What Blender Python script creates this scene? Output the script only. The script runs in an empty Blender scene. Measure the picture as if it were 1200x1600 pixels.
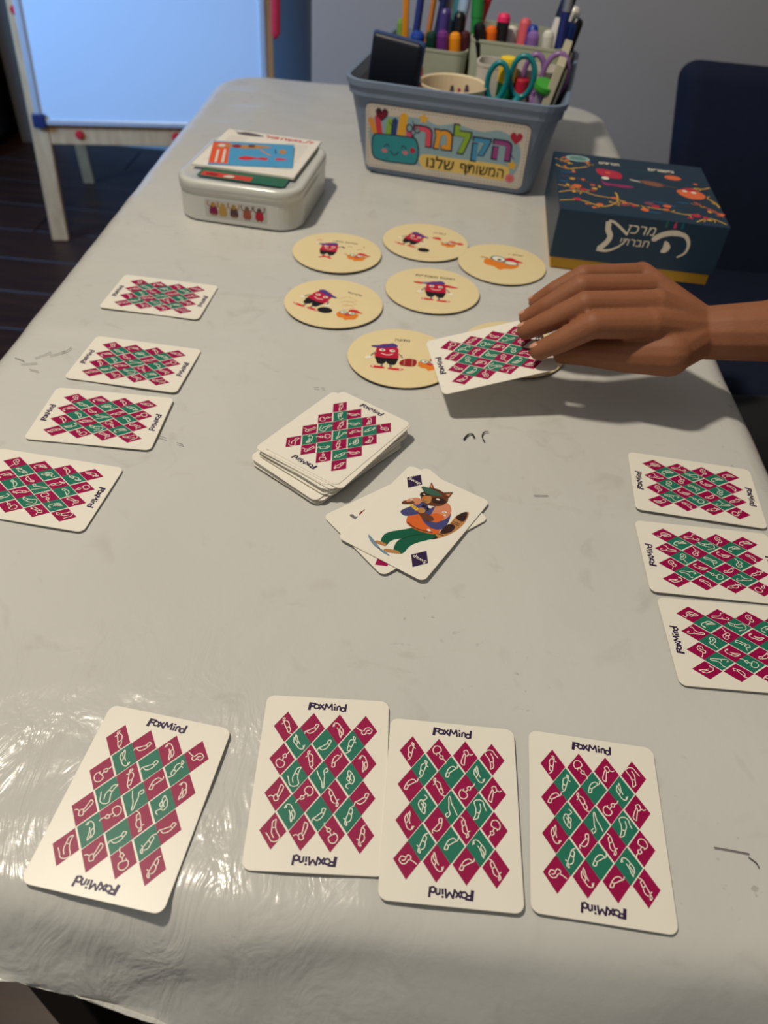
import bpy, bmesh, math, random
from math import sin, cos, pi, radians, atan2, sqrt, hypot
from mathutils import Vector, Matrix, noise

# ------------------------------------------------------------------ camera, world, lights, exposure
SC = bpy.context.scene
COL = SC.collection
T = 0.74                                   # height of the table surface above the floor (m)

cam_d = bpy.data.cameras.new('camera')
cam = bpy.data.objects.new('camera', cam_d)
COL.objects.link(cam)
_fw = Vector((0.0, 0.72846875, -0.68507903))
_rt = Vector((0.99577421, 0.06291447, 0.06689918))
_up = Vector((-0.09183535, 0.68218403, 0.72539039))
_m = Matrix((_rt, _up, -_fw)).transposed().to_4x4()
_m.translation = Vector((0, 0, T + 0.3461))
cam.matrix_world = _m
cam_d.sensor_fit = 'VERTICAL'
cam_d.sensor_height = 36.0
cam_d.lens = 36.0 * 1203.0 / 1600.0
cam_d.clip_start = 0.01
cam_d.dof.use_dof = True
cam_d.dof.focus_distance = 0.43
cam_d.dof.aperture_fstop = 10.0
SC.camera = cam

world = bpy.data.worlds.new('world')
SC.world = world
world.use_nodes = True
world.node_tree.nodes['Background'].inputs[0].default_value = (0.80, 0.78, 0.74, 1)
world.node_tree.nodes['Background'].inputs[1].default_value = 0.29

SC.view_settings.view_transform = 'Standard'
SC.view_settings.look = 'None'
SC.view_settings.gamma = 1.0
SC.view_settings.use_curve_mapping = False
SC.view_settings.exposure = 0.0


def area_light(name, loc, target, size, power, color, shape='DISK', size_y=None, spread=None):
    d = bpy.data.lights.new(name, 'AREA')
    d.shape = shape
    d.size = size
    if size_y: d.size_y = size_y
    d.energy = power
    d.color = color
    if spread: d.spread = spread
    o = bpy.data.objects.new(name, d)
    COL.objects.link(o)
    o.location = loc
    o.rotation_euler = (Vector(target) - Vector(loc)).to_track_quat('-Z', 'Y').to_euler()
    return o


# warm ceiling lamp, high above the table's left half
area_light('ceiling_lamp_light', (-0.54, 0.46, T + 1.45), (0.0, 0.45, T), 0.12, 19.0, (1.0, 0.90, 0.74))
# cold bluish window light falling from the left on the easel end of the room
area_light('window_light', (-2.2, 0.9, T + 0.75), (-0.78, 2.4, T - 0.05), 0.6, 15.0, (0.16, 0.44, 1.0), 'RECTANGLE', 0.7, radians(76))


# ------------------------------------------------------------------ helpers
def lin(r, g, b):
    def f(c):
        c /= 255.0
        return c / 12.92 if c <= 0.04045 else ((c + 0.055) / 1.055) ** 2.4
    return (f(r), f(g), f(b), 1.0)


MATS = {}


def mat(name, rgb, rough=0.5, spec=0.5, metal=0.0, var=0.04, scale=40.0, bump=0.0, bscale=200.0,
        coat=0.0, sss=0.0, trans=0.0, stretch=(1, 1, 1)):
    """plain surface with procedural tone variation and fine relief"""
    if name in MATS: return MATS[name]
    m = bpy.data.materials.new(name)
    m.use_nodes = True
    nt = m.node_tree
    bs = nt.nodes['Principled BSDF']
    c = lin(*rgb)
    tc = nt.nodes.new('ShaderNodeTexCoord')
    mp = nt.nodes.new('ShaderNodeMapping')
    mp.inputs['Scale'].default_value = stretch
    nt.links.new(tc.outputs['Object'], mp.inputs[0])
    nz = nt.nodes.new('ShaderNodeTexNoise')
    nz.inputs['Scale'].default_value = scale
    nz.inputs['Detail'].default_value = 4
    nt.links.new(mp.outputs[0], nz.inputs['Vector'])
    mx = nt.nodes.new('ShaderNodeMix')
    mx.data_type = 'RGBA'
    mx.inputs[6].default_value = tuple(v * (1 - var * 2) for v in c[:3]) + (1,)
    mx.inputs[7].default_value = tuple(min(1, v * (1 + var * 2)) for v in c[:3]) + (1,)
    nt.links.new(nz.outputs['Fac'], mx.inputs[0])
    nt.links.new(mx.outputs[2], bs.inputs['Base Color'])
    bs.inputs['Roughness'].default_value = rough
    bs.inputs['Specular IOR Level'].default_value = spec
    bs.inputs['Metallic'].default_value = metal
    if coat:
        bs.inputs['Coat Weight'].default_value = coat
        bs.inputs['Coat Roughness'].default_value = 0.12
    if sss:
        bs.inputs['Subsurface Weight'].default_value = sss
        bs.inputs['Subsurface Radius'].default_value = (0.010, 0.004, 0.002)
        bs.inputs['Subsurface Scale'].default_value = 0.5
    if trans:
        bs.inputs['Transmission Weight'].default_value = trans
    if bump:
        n2 = nt.nodes.new('ShaderNodeTexNoise')
        n2.inputs['Scale'].default_value = bscale
        n2.inputs['Detail'].default_value = 5
        nt.links.new(mp.outputs[0], n2.inputs['Vector'])
        bp = nt.nodes.new('ShaderNodeBump')
        bp.inputs['Strength'].default_value = bump
        bp.inputs['Distance'].default_value = 0.002
        nt.links.new(n2.outputs['Fac'], bp.inputs['Height'])
        nt.links.new(bp.outputs[0], bs.inputs['Normal'])
    MATS[name] = m
    return m


def obj(name, me, mats=None, parent=None, M=None, smooth=False):
    """links a mesh or bmesh as one object"""
    if isinstance(me, bmesh.types.BMesh):
        bm = me
        me = bpy.data.meshes.new(name)
        bm.to_mesh(me)
        bm.free()
    o = bpy.data.objects.new(name, me)
    COL.objects.link(o)
    if mats is not None:
        for m in (mats if isinstance(mats, (list, tuple)) else [mats]):
            me.materials.append(m)
    if smooth:
        me.polygons.foreach_set('use_smooth', [True] * len(me.polygons))
    if parent is not None: o.parent = parent
    if M is not None: o.matrix_local = M
    return o


def empty(name, loc, rz=0.0, M=None):
    o = bpy.data.objects.new(name, None)
    o.empty_display_size = 0.02
    COL.objects.link(o)
    if M is not None: o.matrix_world = M
    else:
        o.location = loc
        o.rotation_euler = (0, 0, rz)
    return o


def tag(o, label=None, cat=None, group=None, kind=None):
    if label: o['label'] = label
    if cat: o['category'] = cat
    if group: o['group'] = group
    if kind: o['kind'] = kind
    return o


def add_box(bm, c, s, rot=None, bevel=0.0, seg=2, mi=0):
    r = bmesh.ops.create_cube(bm, size=1.0)
    vs = r['verts']
    bmesh.ops.scale(bm, vec=s, verts=vs)
    fs = list({f for v in vs for f in v.link_faces})
    if bevel:
        es = list({e for v in vs for e in v.link_edges})
        rb = bmesh.ops.bevel(bm, geom=es, offset=bevel, segments=seg, profile=0.5, affect='EDGES')
        vs = list({v for f in rb['faces'] for v in f.verts} | {v for v in vs if v.is_valid})
        fs = list({f for v in vs for f in v.link_faces})
    M = Matrix.Translation(c)
    if rot is not None: M = M @ (rot.to_4x4() if isinstance(rot, Matrix) else rot)
    bmesh.ops.transform(bm, matrix=M, verts=vs)
    for f in fs: f.material_index = mi
    return vs


def rrect(w, h, r, n=5, cx=0, cy=0):
    out = []
    for (sx, sy, a0) in ((1, 1, 0), (-1, 1, 90), (-1, -1, 180), (1, -1, 270)):
        for i in range(n + 1):
            a = radians(a0 + 90 * i / n)
            out.append((cx + sx * (w / 2 - r) + r * cos(a), cy + sy * (h / 2 - r) + r * sin(a)))
    return out


def add_loft(bm, rings, cap0=True, cap1=True, mi=0, closed=True):
    """rings: lists of 3D points of equal length"""
    R = [[bm.verts.new(p) for p in ring] for ring in rings]
    n = len(R[0])
    for a, b in zip(R, R[1:]):
        for i in range(n if closed else n - 1):
            j = (i + 1) % n
            f = bm.faces.new((a[i], a[j], b[j], b[i]))
            f.material_index = mi
    if cap0:
        f = bm.faces.new(list(reversed(R[0]))); f.material_index = mi
    if cap1:
        f = bm.faces.new(R[-1]); f.material_index = mi
    return R


def add_lathe(bm, prof, n=20, M=None, mi=0, cap0=True, cap1=True, sx=1.0, sy=1.0):
    """prof: (radius, z) pairs"""
    rings = []
    for r, z in prof:
        ring = [Vector((r * sx * cos(2 * pi * i / n), r * sy * sin(2 * pi * i / n), z)) for i in range(n)]
        if M is not None: ring = [M @ p for p in ring]
        rings.append(ring)
    return add_loft(bm, rings, cap0, cap1, mi)


def frame_z(a, b):
    """matrix whose origin is a and whose +z runs to b"""
    a = Vector(a); d = Vector(b) - a
    return Matrix.Translation(a) @ d.to_track_quat('Z', 'Y').to_matrix().to_4x4(), d.length


def add_tube(bm, pts, r, n=10, mi=0, closed=False):
    P = [Vector(p) for p in pts]
    rr = r if isinstance(r, (list, tuple)) else [r] * len(P)
    rings = []
    prev = None
    N = len(P)
    for i, p in enumerate(P):
        if closed: t = P[(i + 1) % N] - P[i - 1]
        else: t = P[min(i + 1, N - 1)] - P[max(i - 1, 0)]
        t.normalize()
        if prev is None:
            u = t.orthogonal().normalized()
        else:
            u = (prev - t * prev.dot(t)).normalized()
        prev = u
        v = t.cross(u)
        rings.append([p + (u * cos(2 * pi * k / n) + v * sin(2 * pi * k / n)) * rr[i] for k in range(n)])
    if closed: rings.append(rings[0])
    add_loft(bm, rings, not closed, not closed, mi)
    if closed: bmesh.ops.remove_doubles(bm, verts=bm.verts, dist=1e-6)


def recalc(bm):
    bmesh.ops.recalc_face_normals(bm, faces=bm.faces)
    return bm


def catmull(pts, k=6, closed=False):
    if len(pts) < 3: return list(pts)
    out = []
    n = len(pts)
    rng = range(n) if closed else range(n - 1)
    for i in rng:
        p0 = pts[(i - 1) % n] if (closed or i > 0) else pts[0]
        p1, p2 = pts[i], pts[(i + 1) % n]
        p3 = pts[(i + 2) % n] if (closed or i + 2 < n) else pts[-1]
        for j in range(k):
            t = j / k
            out.append(tuple(0.5 * ((2 * b) + (-a + c) * t + (2 * a - 5 * b + 4 * c - d) * t * t + (-a + 3 * b - 3 * c + d) * t ** 3)
                             for a, b, c, d in zip(p0, p1, p2, p3)))
    if not closed: out.append(tuple(pts[-1]))
    return out


# ------------------------------------------------------------------ flat print
INK = {}


def ink(name, rgb, rough=0.42):
    if name not in INK: INK[name] = mat('print_' + name, rgb, rough=rough, spec=0.25, var=0.03, scale=300)
    return INK[name]


_TXT = {}


def text_mesh(s, offset=0.0):
    key = (s, offset)
    if key not in _TXT:
        cu = bpy.data.curves.new('lettering_curve', 'FONT')
        cu.body = s
        cu.size = 1.0
        cu.offset = offset
        cu.resolution_u = 3
        cu.align_x = 'CENTER'
        cu.align_y = 'CENTER'
        o = bpy.data.objects.new('lettering_curve', cu)
        COL.objects.link(o)
        bpy.context.view_layer.update()
        me = bpy.data.meshes.new_from_object(o.evaluated_get(bpy.context.evaluated_depsgraph_get()))
        vs = [tuple(v.co) for v in me.vertices]
        fs = [tuple(p.vertices) for p in me.polygons]
        bpy.data.objects.remove(o); bpy.data.curves.remove(cu); bpy.data.meshes.remove(me)
        if vs:
            xs = [v[0] for v in vs]; ys = [v[1] for v in vs]
            cx, cy = (min(xs) + max(xs)) / 2, (min(ys) + max(ys)) / 2
            vs = [(v[0] - cx, v[1] - cy, 0) for v in vs]
            dim = (max(xs) - min(xs), max(ys) - min(ys))
        else: dim = (1, 1)
        _TXT[key] = (vs, fs, dim)
    return _TXT[key]


class Print:
    """flat ink shapes in mm on a card face, each colour a hair above the one below"""
    def __init__(s, step=0.00003, unit=0.001):
        s.v = []; s.f = []; s.mi = []; s.mats = []; s.step = step; s.u = unit; s.layer = 1

    def _m(s, m):
        if m not in s.mats: s.mats.append(m)
        return s.mats.index(m)

    def poly(s, pts, m, layer=None):
        z = (s.layer if layer is None else layer) * s.step
        i0 = len(s.v)
        s.v += [(x * s.u, y * s.u, z) for x, y in pts]
        a = sum(pts[i][0] * pts[(i + 1) % len(pts)][1] - pts[(i + 1) % len(pts)][0] * pts[i][1] for i in range(len(pts)))
        idx = list(range(i0, i0 + len(pts)))
        s.f.append(idx if a > 0 else idx[::-1]); s.mi.append(s._m(m))

    def blob(s, pts, m, layer=None, k=5):
        s.poly(catmull(pts, k, True), m, layer)

    def ell(s, cx, cy, rx, ry, m, layer=None, rot=0, n=18):
        s.poly([(cx + rx * cos(t) * cos(rot) - ry * sin(t) * sin(rot), cy + rx * cos(t) * sin(rot) + ry * sin(t) * cos(rot))
                for t in [2 * pi * i / n for i in range(n)]], m, layer)

    def stroke(s, pts, w, m, layer=None, k=5, smooth=True, taper=False):
        P = catmull(pts, k) if smooth else list(pts)
        z = (s.layer if layer is None else layer) * s.step
        i0 = len(s.v)
        n = len(P)
        mi = s._m(m)
        for i, (x, y) in enumerate(P):
            a = P[max(0, i - 1)]; b = P[min(n - 1, i + 1)]
            dx, dy = b[0] - a[0], b[1] - a[1]
            l = hypot(dx, dy) or 1
            ww = w * (1 - 0.75 * i / n) if taper else w
            nx, ny = -dy / l * ww / 2, dx / l * ww / 2
            s.v += [((x + nx) * s.u, (y + ny) * s.u, z), ((x - nx) * s.u, (y - ny) * s.u, z)]
        for i in range(n - 1):
            q = i0 + 2 * i
            s.f.append([q + 1, q + 3, q + 2, q]); s.mi.append(mi)

    def text(s, t, cx, cy, w, m, layer=None, rot=0, h=None, offset=0.012, shear=0.0, fn=None):
        vs, fs, (tw, th) = text_mesh(t, offset)
        kx = w / tw
        ky = kx if h is None else h / th
        z = (s.layer if layer is None else layer) * s.step
        i0 = len(s.v); mi = s._m(m)
        for x, y, _ in vs:
            x, y = x * kx + shear * y * ky, y * ky
            if fn: x, y = fn(x, y)
            s.v.append(((cx + x * cos(rot) - y * sin(rot)) * s.u, (cy + x * sin(rot) + y * cos(rot)) * s.u, z))
        for f in fs:
            s.f.append([i0 + i for i in f]); s.mi.append(mi)

    def mesh(s, name):
        me = bpy.data.meshes.new(name)
        me.from_pydata(s.v, [], s.f)
        for m in s.mats: me.materials.append(m)
        me.polygons.foreach_set('material_index', s.mi)
        me.update()
        return me

    def build(s, name, parent, M=None):
        return obj(name, s.mesh(name), None, parent, M)


WHITE = ink('white', (232, 226, 210))
CREAMINK = ink('soft_white', (205, 200, 190))
MAG = ink('magenta', (146, 0, 66))
GRN = ink('green', (30, 110, 88))
PURPLE = ink('dark_purple', (48, 28, 66))
BLACK = ink('black', (24, 22, 24))

# ------------------------------------------------------------------ the room
def wood_mat(name, a, b, rough=0.5, scale=3.0, stretch=(1, 14, 14)):
    m = bpy.data.materials.new(name); m.use_nodes = True
    nt = m.node_tree; bs = nt.nodes['Principled BSDF']
    tc = nt.nodes.new('ShaderNodeTexCoord'); mp = nt.nodes.new('ShaderNodeMapping')
    mp.inputs['Scale'].default_value = stretch
    nt.links.new(tc.outputs['Object'], mp.inputs[0])
    oi = nt.nodes.new('ShaderNodeObjectInfo')
    nz = nt.nodes.new('ShaderNodeTexNoise'); nz.noise_dimensions = '4D'
    nz.inputs['Scale'].default_value = scale; nz.inputs['Detail'].default_value = 6
    nz.inputs['Distortion'].default_value = 0.6
    nt.links.new(mp.outputs[0], nz.inputs['Vector'])
    mu = nt.nodes.new('ShaderNodeMath'); mu.operation = 'MULTIPLY'; mu.inputs[1].default_value = 30
    nt.links.new(oi.outputs['Random'], mu.inputs[0]); nt.links.new(mu.outputs[0], nz.inputs['W'])
    cr = nt.nodes.new('ShaderNodeValToRGB')
    cr.color_ramp.elements[0].position = 0.3; cr.color_ramp.elements[1].position = 0.72
    cr.color_ramp.elements[0].color = lin(*a); cr.color_ramp.elements[1].color = lin(*b)
    nt.links.new(nz.outputs['Fac'], cr.inputs[0]); nt.links.new(cr.outputs[0], bs.inputs['Base Color'])
    bs.inputs['Roughness'].default_value = rough
    bp = nt.nodes.new('ShaderNodeBump'); bp.inputs['Strength'].default_value = 0.15; bp.inputs['Distance'].default_value = 0.001
    nt.links.new(nz.outputs['Fac'], bp.inputs['Height']); nt.links.new(bp.outputs[0], bs.inputs['Normal'])
    return m


M_FLOOR = wood_mat('dark_laminate', (36, 19, 12), (68, 39, 24), 0.45)
M_PINE = wood_mat('pine_wood', (184, 138, 92), (212, 170, 120), 0.6, 4.0, (12, 12, 1.2))
M_WALL = mat('wall_paint', (166, 162, 158), rough=0.9, spec=0.2, var=0.02, scale=6, bump=0.12, bscale=90)
M_WALL2 = mat('far_wall_paint', (150, 152, 156), rough=0.9, spec=0.2, var=0.02, scale=6, bump=0.12, bscale=90)
M_DARK = mat('dark_lacquer_and_shade', (14, 14, 17), rough=0.5, var=0.1)
M_GREYP = mat('grey_panel', (92, 92, 98), rough=0.6)

fl = bmesh.new(); add_box(fl, (-0.4, 1.15, -0.03), (4.8, 4.3, 0.04))
floor = tag(obj('floor', fl, M_DARK), kind='structure')
pm = bmesh.new(); add_box(pm, (0, 0, 0), (1.196, 0.187, 0.010), bevel=0.0012, seg=1)
plank_me = bpy.data.meshes.new('plank'); pm.to_mesh(plank_me); pm.free(); plank_me.materials.append(M_FLOOR)
for r in range(22):
    off = (r * 0.437) % 1.2
    for c in range(5):
        x = -3.2 + off + c * 1.2
        if x > 2.2: continue
        p = bpy.data.objects.new('plank', plank_me); COL.objects.link(p); p.parent = floor
        p.location = (x, -0.85 + r * 0.19, -0.005)


def wall(name, c, s, m):
    b = bmesh.new(); add_box(b, c, s)
    return tag(obj(name, b, m), kind='structure')


wall('wall_back', (0.875, 2.42, 1.2), (2.21, 1.34, 2.5), M_WALL)      # nearer stretch of wall right behind the table
wall('wall_far', (-0.83, 3.15, 1.2), (1.22, 0.10, 2.5), M_WALL2)
wall('wall_left', (-2.78, 1.15, 1.2), (0.08, 4.3, 2.5), M_WALL)
wall('wall_right', (2.0, 0.4, 1.2), (0.08, 2.8, 2.5), M_WALL)
wall('wall_alcove', (-2.1, 3.28, 1.2), (1.36, 0.06, 2.5), M_DARK)  # near-black colour stands in for the shade inside the doorway
wall('trim_1', (-1.475, 3.085, 1.2), (0.075, 0.10, 2.4), mat('door_casing', (122, 116, 110), rough=0.6))
wall('baseboard_back', (0.875, 1.744, 0.035), (2.21, 0.012, 0.07), mat('baseboard_white', (190, 188, 184), rough=0.5))
wall('baseboard_far', (-0.83, 3.094, 0.035), (1.19, 0.012, 0.07), MATS['baseboard_white'])

# dark sideboard standing in the shadow left of the easel
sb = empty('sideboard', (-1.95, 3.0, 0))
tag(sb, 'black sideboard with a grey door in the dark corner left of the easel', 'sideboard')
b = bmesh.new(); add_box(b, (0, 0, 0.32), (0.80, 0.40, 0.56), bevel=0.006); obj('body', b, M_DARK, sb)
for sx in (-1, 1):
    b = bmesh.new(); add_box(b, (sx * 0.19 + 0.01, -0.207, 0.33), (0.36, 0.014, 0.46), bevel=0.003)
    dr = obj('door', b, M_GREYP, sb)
    b = bmesh.new(); add_tube(b, [(0.01 + sx * 0.04, -0.222, 0.30), (0.01 + sx * 0.04, -0.222, 0.40)], 0.005); obj('handle', b, M_DARK, dr)
for sx in (-1, 1):
    for sy in (-1, 1):
        b = bmesh.new(); add_lathe(b, [(0.012, 0), (0.018, 0.05)], 10, Matrix.Translation((sx * 0.35, sy * 0.15, 0))); obj('leg', b, M_DARK, sb)

# ------------------------------------------------------------------ table
X0, X1, Y0, Y1 = -0.322, 0.289, 0.104, 1.357
TCX, TCY = (X0 + X1) / 2, (Y0 + Y1) / 2
tb = empty('table', (TCX, TCY, 0))
tag(tb, 'long narrow table under a white vinyl cloth, holding the card game', 'table')
b = bmesh.new()
top = rrect(X1 - X0 - 0.05, Y1 - Y0 - 0.05, 0.05, 6)
add_loft(b, [[Vector((x, y, T - 0.036)) for x, y in top], [Vector((x, y, T - 0.012)) for x, y in top]])
obj('tabletop', b, M_PINE, tb)
b = bmesh.new()
for sx in (-1, 1):
    add_box(b, (sx * 0.24, 0, T - 0.071), (0.018, 1.02, 0.07))
for sy in (-1, 1):
    add_box(b, (0, sy * 0.53, T - 0.071), (0.48, 0.018, 0.07))
obj('apron', b, M_DARK, tb)
for sx in (-1, 1):
    for sy in (-1, 1):
        b = bmesh.new(); add_box(b, (sx * 0.235, sy * 0.52, (T - 0.038) / 2), (0.045, 0.045, T - 0.038), bevel=0.003)
        obj('leg', b, M_DARK, tb)


def crease(x, y):
    """downward relief of the vinyl, 0 = highest"""
    v = Vector((x, y, 0))
    a = noise.noise(v * 7.0) * 0.5 + 0.5
    n1 = abs(noise.noise(Vector((x * 9 + 3, y * 14, 2.0))))
    n2 = abs(noise.noise(Vector((x * 22 + y * 6, y * 26 - x * 9, 5.0))))
    n3 = abs(noise.noise(Vector((x * 46, y * 40, 9.0))))
    w = max(0.0, min(1.0, (0.34 - y) / 0.22)) * max(0.0, min(1.0, (0.10 - x) / 0.22))   # creased front left
    return 0.0006 * a + 0.0019 * n1 + 0.0005 * n2 + w * (0.0024 * n2 + 0.0016 * n3)


def cloth_mesh():
    R = 0.022
    r_in = 0.055
    hx, hy = (X1 - X0) / 2, (Y1 - Y0) / 2
    ext = 0.20
    xs = []; ys = []
    nx = 150; ny = 300
    W = hx + ext; H = hy + ext
    vs = []; fs = []
    for j in range(ny + 1):
        for i in range(nx + 1):
            px = -W + 2 * W * i / nx; py = -H + 2 * H * j / ny
            # nearest point on the inner rounded rectangle
            ix, iy = hx - R - r_in, hy - R - r_in
            cx = max(-ix, min(ix, px)); cy = max(-iy, min(iy, py))
            dx, dy = px - cx, py - cy
            d = hypot(dx, dy)
            if d > r_in:
                nxv, nyv = dx / d, dy / d
                over = d - r_in
                bx, by = cx + nxv * r_in, cy + nyv * r_in
                lim = radians(78 - 20 * max(0.0, -nyv))
                arc = R * lim
                if over < arc:
                    a = over / R
                    o_, z_ = R * sin(a), -R * (1 - cos(a))
                else:
                    o_ = R * sin(lim) + (over - arc) * cos(lim)
                    z_ = -R * (1 - cos(lim)) - (over - arc) * sin(lim)
                # hem length
                near = by < -hy + 0.12
                hem = 0.16
                if near and nyv < -0.5: hem = 0.050 + max(0.0, min(0.11, (px + TCX + 0.14) * 0.30))
                elif near: hem = 0.07
                hem += (0.008 if near else 0.035) * noise.noise(Vector((px * 6.1, py * 2.0, 4.0)))
                if over > hem:
                    k = hem / over
                    if over < arc: pass
                    else:
                        oo = hem
                        o_ = R * sin(lim) + max(0, oo - arc) * cos(lim)
                        z_ = -R * (1 - cos(lim)) - max(0, oo - arc) * sin(lim)
                t = atan2(nyv, nxv)
                s = (px * 1.0 if abs(nyv) > abs(nxv) else py)
                fold = 0.010 * noise.noise(Vector((px * 5, py * 5, 1.0))) * min(1, max(0, -z_ - 0.01) / 0.08)
                fold += 0.003 * noise.noise(Vector((px * 18, py * 18, z_ * 20))) * min(1, -z_ / 0.02)
                X = bx + nxv * (o_ + fold); Y = by + nyv * (o_ + fold); Z = z_
                cr = crease(px + TCX, py + TCY)
                Z -= cr * max(0, 1 + z_ / 0.02)
                X -= nxv * cr * min(1, -z_ / 0.02); Y -= nyv * cr * min(1, -z_ / 0.02)
            else:
                X, Y = px, py
                Z = -crease(px + TCX, py + TCY)
            vs.append((X, Y, Z))
    n = nx + 1
    for j in range(ny):
        for i in range(nx):
            fs.append((j * n + i, j * n + i + 1, (j + 1) * n + i + 1, (j + 1) * n + i))
    me = bpy.data.meshes.new('tablecloth')
    me.from_pydata(vs, [], fs)
    bm = bmesh.new(); bm.from_mesh(me)
    bmesh.ops.dissolve_degenerate(bm, dist=1e-5, edges=bm.edges)
    bm.to_mesh(me); bm.free()
    return me


def vinyl():
    m = bpy.data.materials.new('white_vinyl'); m.use_nodes = True
    nt = m.node_tree; L = nt.links; bs = nt.nodes['Principled BSDF']
    tc = nt.nodes.new('ShaderNodeTexCoord')

    def nz(scale, detail=4, vec=None, dist=0.0):
        n = nt.nodes.new('ShaderNodeTexNoise'); n.inputs['Scale'].default_value = scale
        n.inputs['Detail'].default_value = detail; n.inputs['Distortion'].default_value = dist
        L.new(vec or tc.outputs['Object'], n.inputs['Vector']); return n

    def ramp(src, p0, p1, c0=(0, 0, 0, 1), c1=(1, 1, 1, 1)):
        r = nt.nodes.new('ShaderNodeValToRGB')
        r.color_ramp.elements[0].position = p0; r.color_ramp.elements[1].position = p1
        r.color_ramp.elements[0].color = c0; r.color_ramp.elements[1].color = c1
        L.new(src, r.inputs[0]); return r

    def mix(a, b, f):
        x = nt.nodes.new('ShaderNodeMix'); x.data_type = 'RGBA'
        for k, v in ((6, a), (7, b), (0, f)):
            if hasattr(v, 'links'): L.new(v, x.inputs[k])
            else: x.inputs[k].default_value = v
        return x.outputs[2]
    base = mix(lin(186, 185, 180), lin(202, 201, 196), nz(5, 5).outputs['Fac'])
    # small grey specks gathered in patches, and faint scuffs: worn-in dirt
    patch = ramp(nz(4.5, 3).outputs['Fac'], 0.52, 0.66)
    speck = ramp(nz(170, 2).outputs['Fac'], 0.69, 0.74)
    mm = nt.nodes.new('ShaderNodeMath'); mm.operation = 'MULTIPLY'
    L.new(patch.outputs[0], mm.inputs[0]); L.new(speck.outputs[0], mm.inputs[1])
    m2 = nt.nodes.new('ShaderNodeMath'); m2.operation = 'MULTIPLY'; m2.inputs[1].default_value = 0.5
    L.new(mm.outputs[0], m2.inputs[0])
    c = mix(base, lin(96, 90, 84), m2.outputs[0])
    scuff = ramp(nz(26, 6, dist=1.5).outputs['Fac'], 0.60, 0.72)
    m3 = nt.nodes.new('ShaderNodeMath'); m3.operation = 'MULTIPLY'; m3.inputs[1].default_value = 0.18
    L.new(scuff.outputs[0], m3.inputs[0])
    c = mix(c, lin(140, 134, 120), m3.outputs[0])
    L.new(c, bs.inputs['Base Color'])
    bs.inputs['Roughness'].default_value = 0.22
    bs.inputs['Specular IOR Level'].default_value = 0.45
    # soft crinkle relief of the vinyl, plus fine grain
    b1 = nt.nodes.new('ShaderNodeBump'); b1.inputs['Strength'].default_value = 0.14; b1.inputs['Distance'].default_value = 0.006
    L.new(nz(14, 4, dist=0.8).outputs['Fac'], b1.inputs['Height'])
    b2 = nt.nodes.new('ShaderNodeBump'); b2.inputs['Strength'].default_value = 0.25; b2.inputs['Distance'].default_value = 0.001
    L.new(nz(120, 4).outputs['Fac'], b2.inputs['Height']); L.new(b1.outputs[0], b2.inputs['Normal'])
    # the handled front left part of the cloth is crumpled in small sharp folds
    sx = nt.nodes.new('ShaderNodeSeparateXYZ'); L.new(tc.outputs['Object'], sx.inputs[0])
    def mr(src, a0, a1):
        q = nt.nodes.new('ShaderNodeMapRange'); q.inputs[1].default_value = a0; q.inputs[2].default_value = a1
        L.new(src, q.inputs[0]); return q.outputs[0]
    w1 = nt.nodes.new('ShaderNodeMath'); w1.operation = 'MULTIPLY'
    L.new(mr(sx.outputs[0], 0.08, -0.06), w1.inputs[0]); L.new(mr(sx.outputs[1], -0.43, -0.55), w1.inputs[1])
    cv = nt.nodes.new('ShaderNodeTexNoise'); cv.inputs['Scale'].default_value = 27; cv.inputs['Detail'].default_value = 3.5
    cv.inputs['Roughness'].default_value = 0.62; cv.inputs['Distortion'].default_value = 1.2
    mpp = nt.nodes.new('ShaderNodeMapping'); mpp.inputs['Scale'].default_value = (1.5, 0.75, 1); mpp.inputs['Rotation'].default_value = (0, 0, 0.35)
    L.new(tc.outputs['Object'], mpp.inputs[0]); L.new(mpp.outputs[0], cv.inputs['Vector'])
    b3 = nt.nodes.new('ShaderNodeBump'); b3.inputs['Distance'].default_value = 0.006
    w2 = nt.nodes.new('ShaderNodeMath'); w2.operation = 'MULTIPLY'; w2.inputs[1].default_value = 0.36
    L.new(w1.outputs[0], w2.inputs[0]); L.new(w2.outputs[0], b3.inputs['Strength'])
    L.new(cv.outputs['Fac'], b3.inputs['Height']); L.new(b2.outputs[0], b3.inputs['Normal'])
    L.new(b3.outputs[0], bs.inputs['Normal'])
    return m


cl = obj('tablecloth', cloth_mesh(), vinyl(), M=Matrix.Translation((TCX, TCY, T)), smooth=True)
tag(cl, 'white creased vinyl tablecloth with grey scuffs covering the long table', 'tablecloth')
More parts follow.
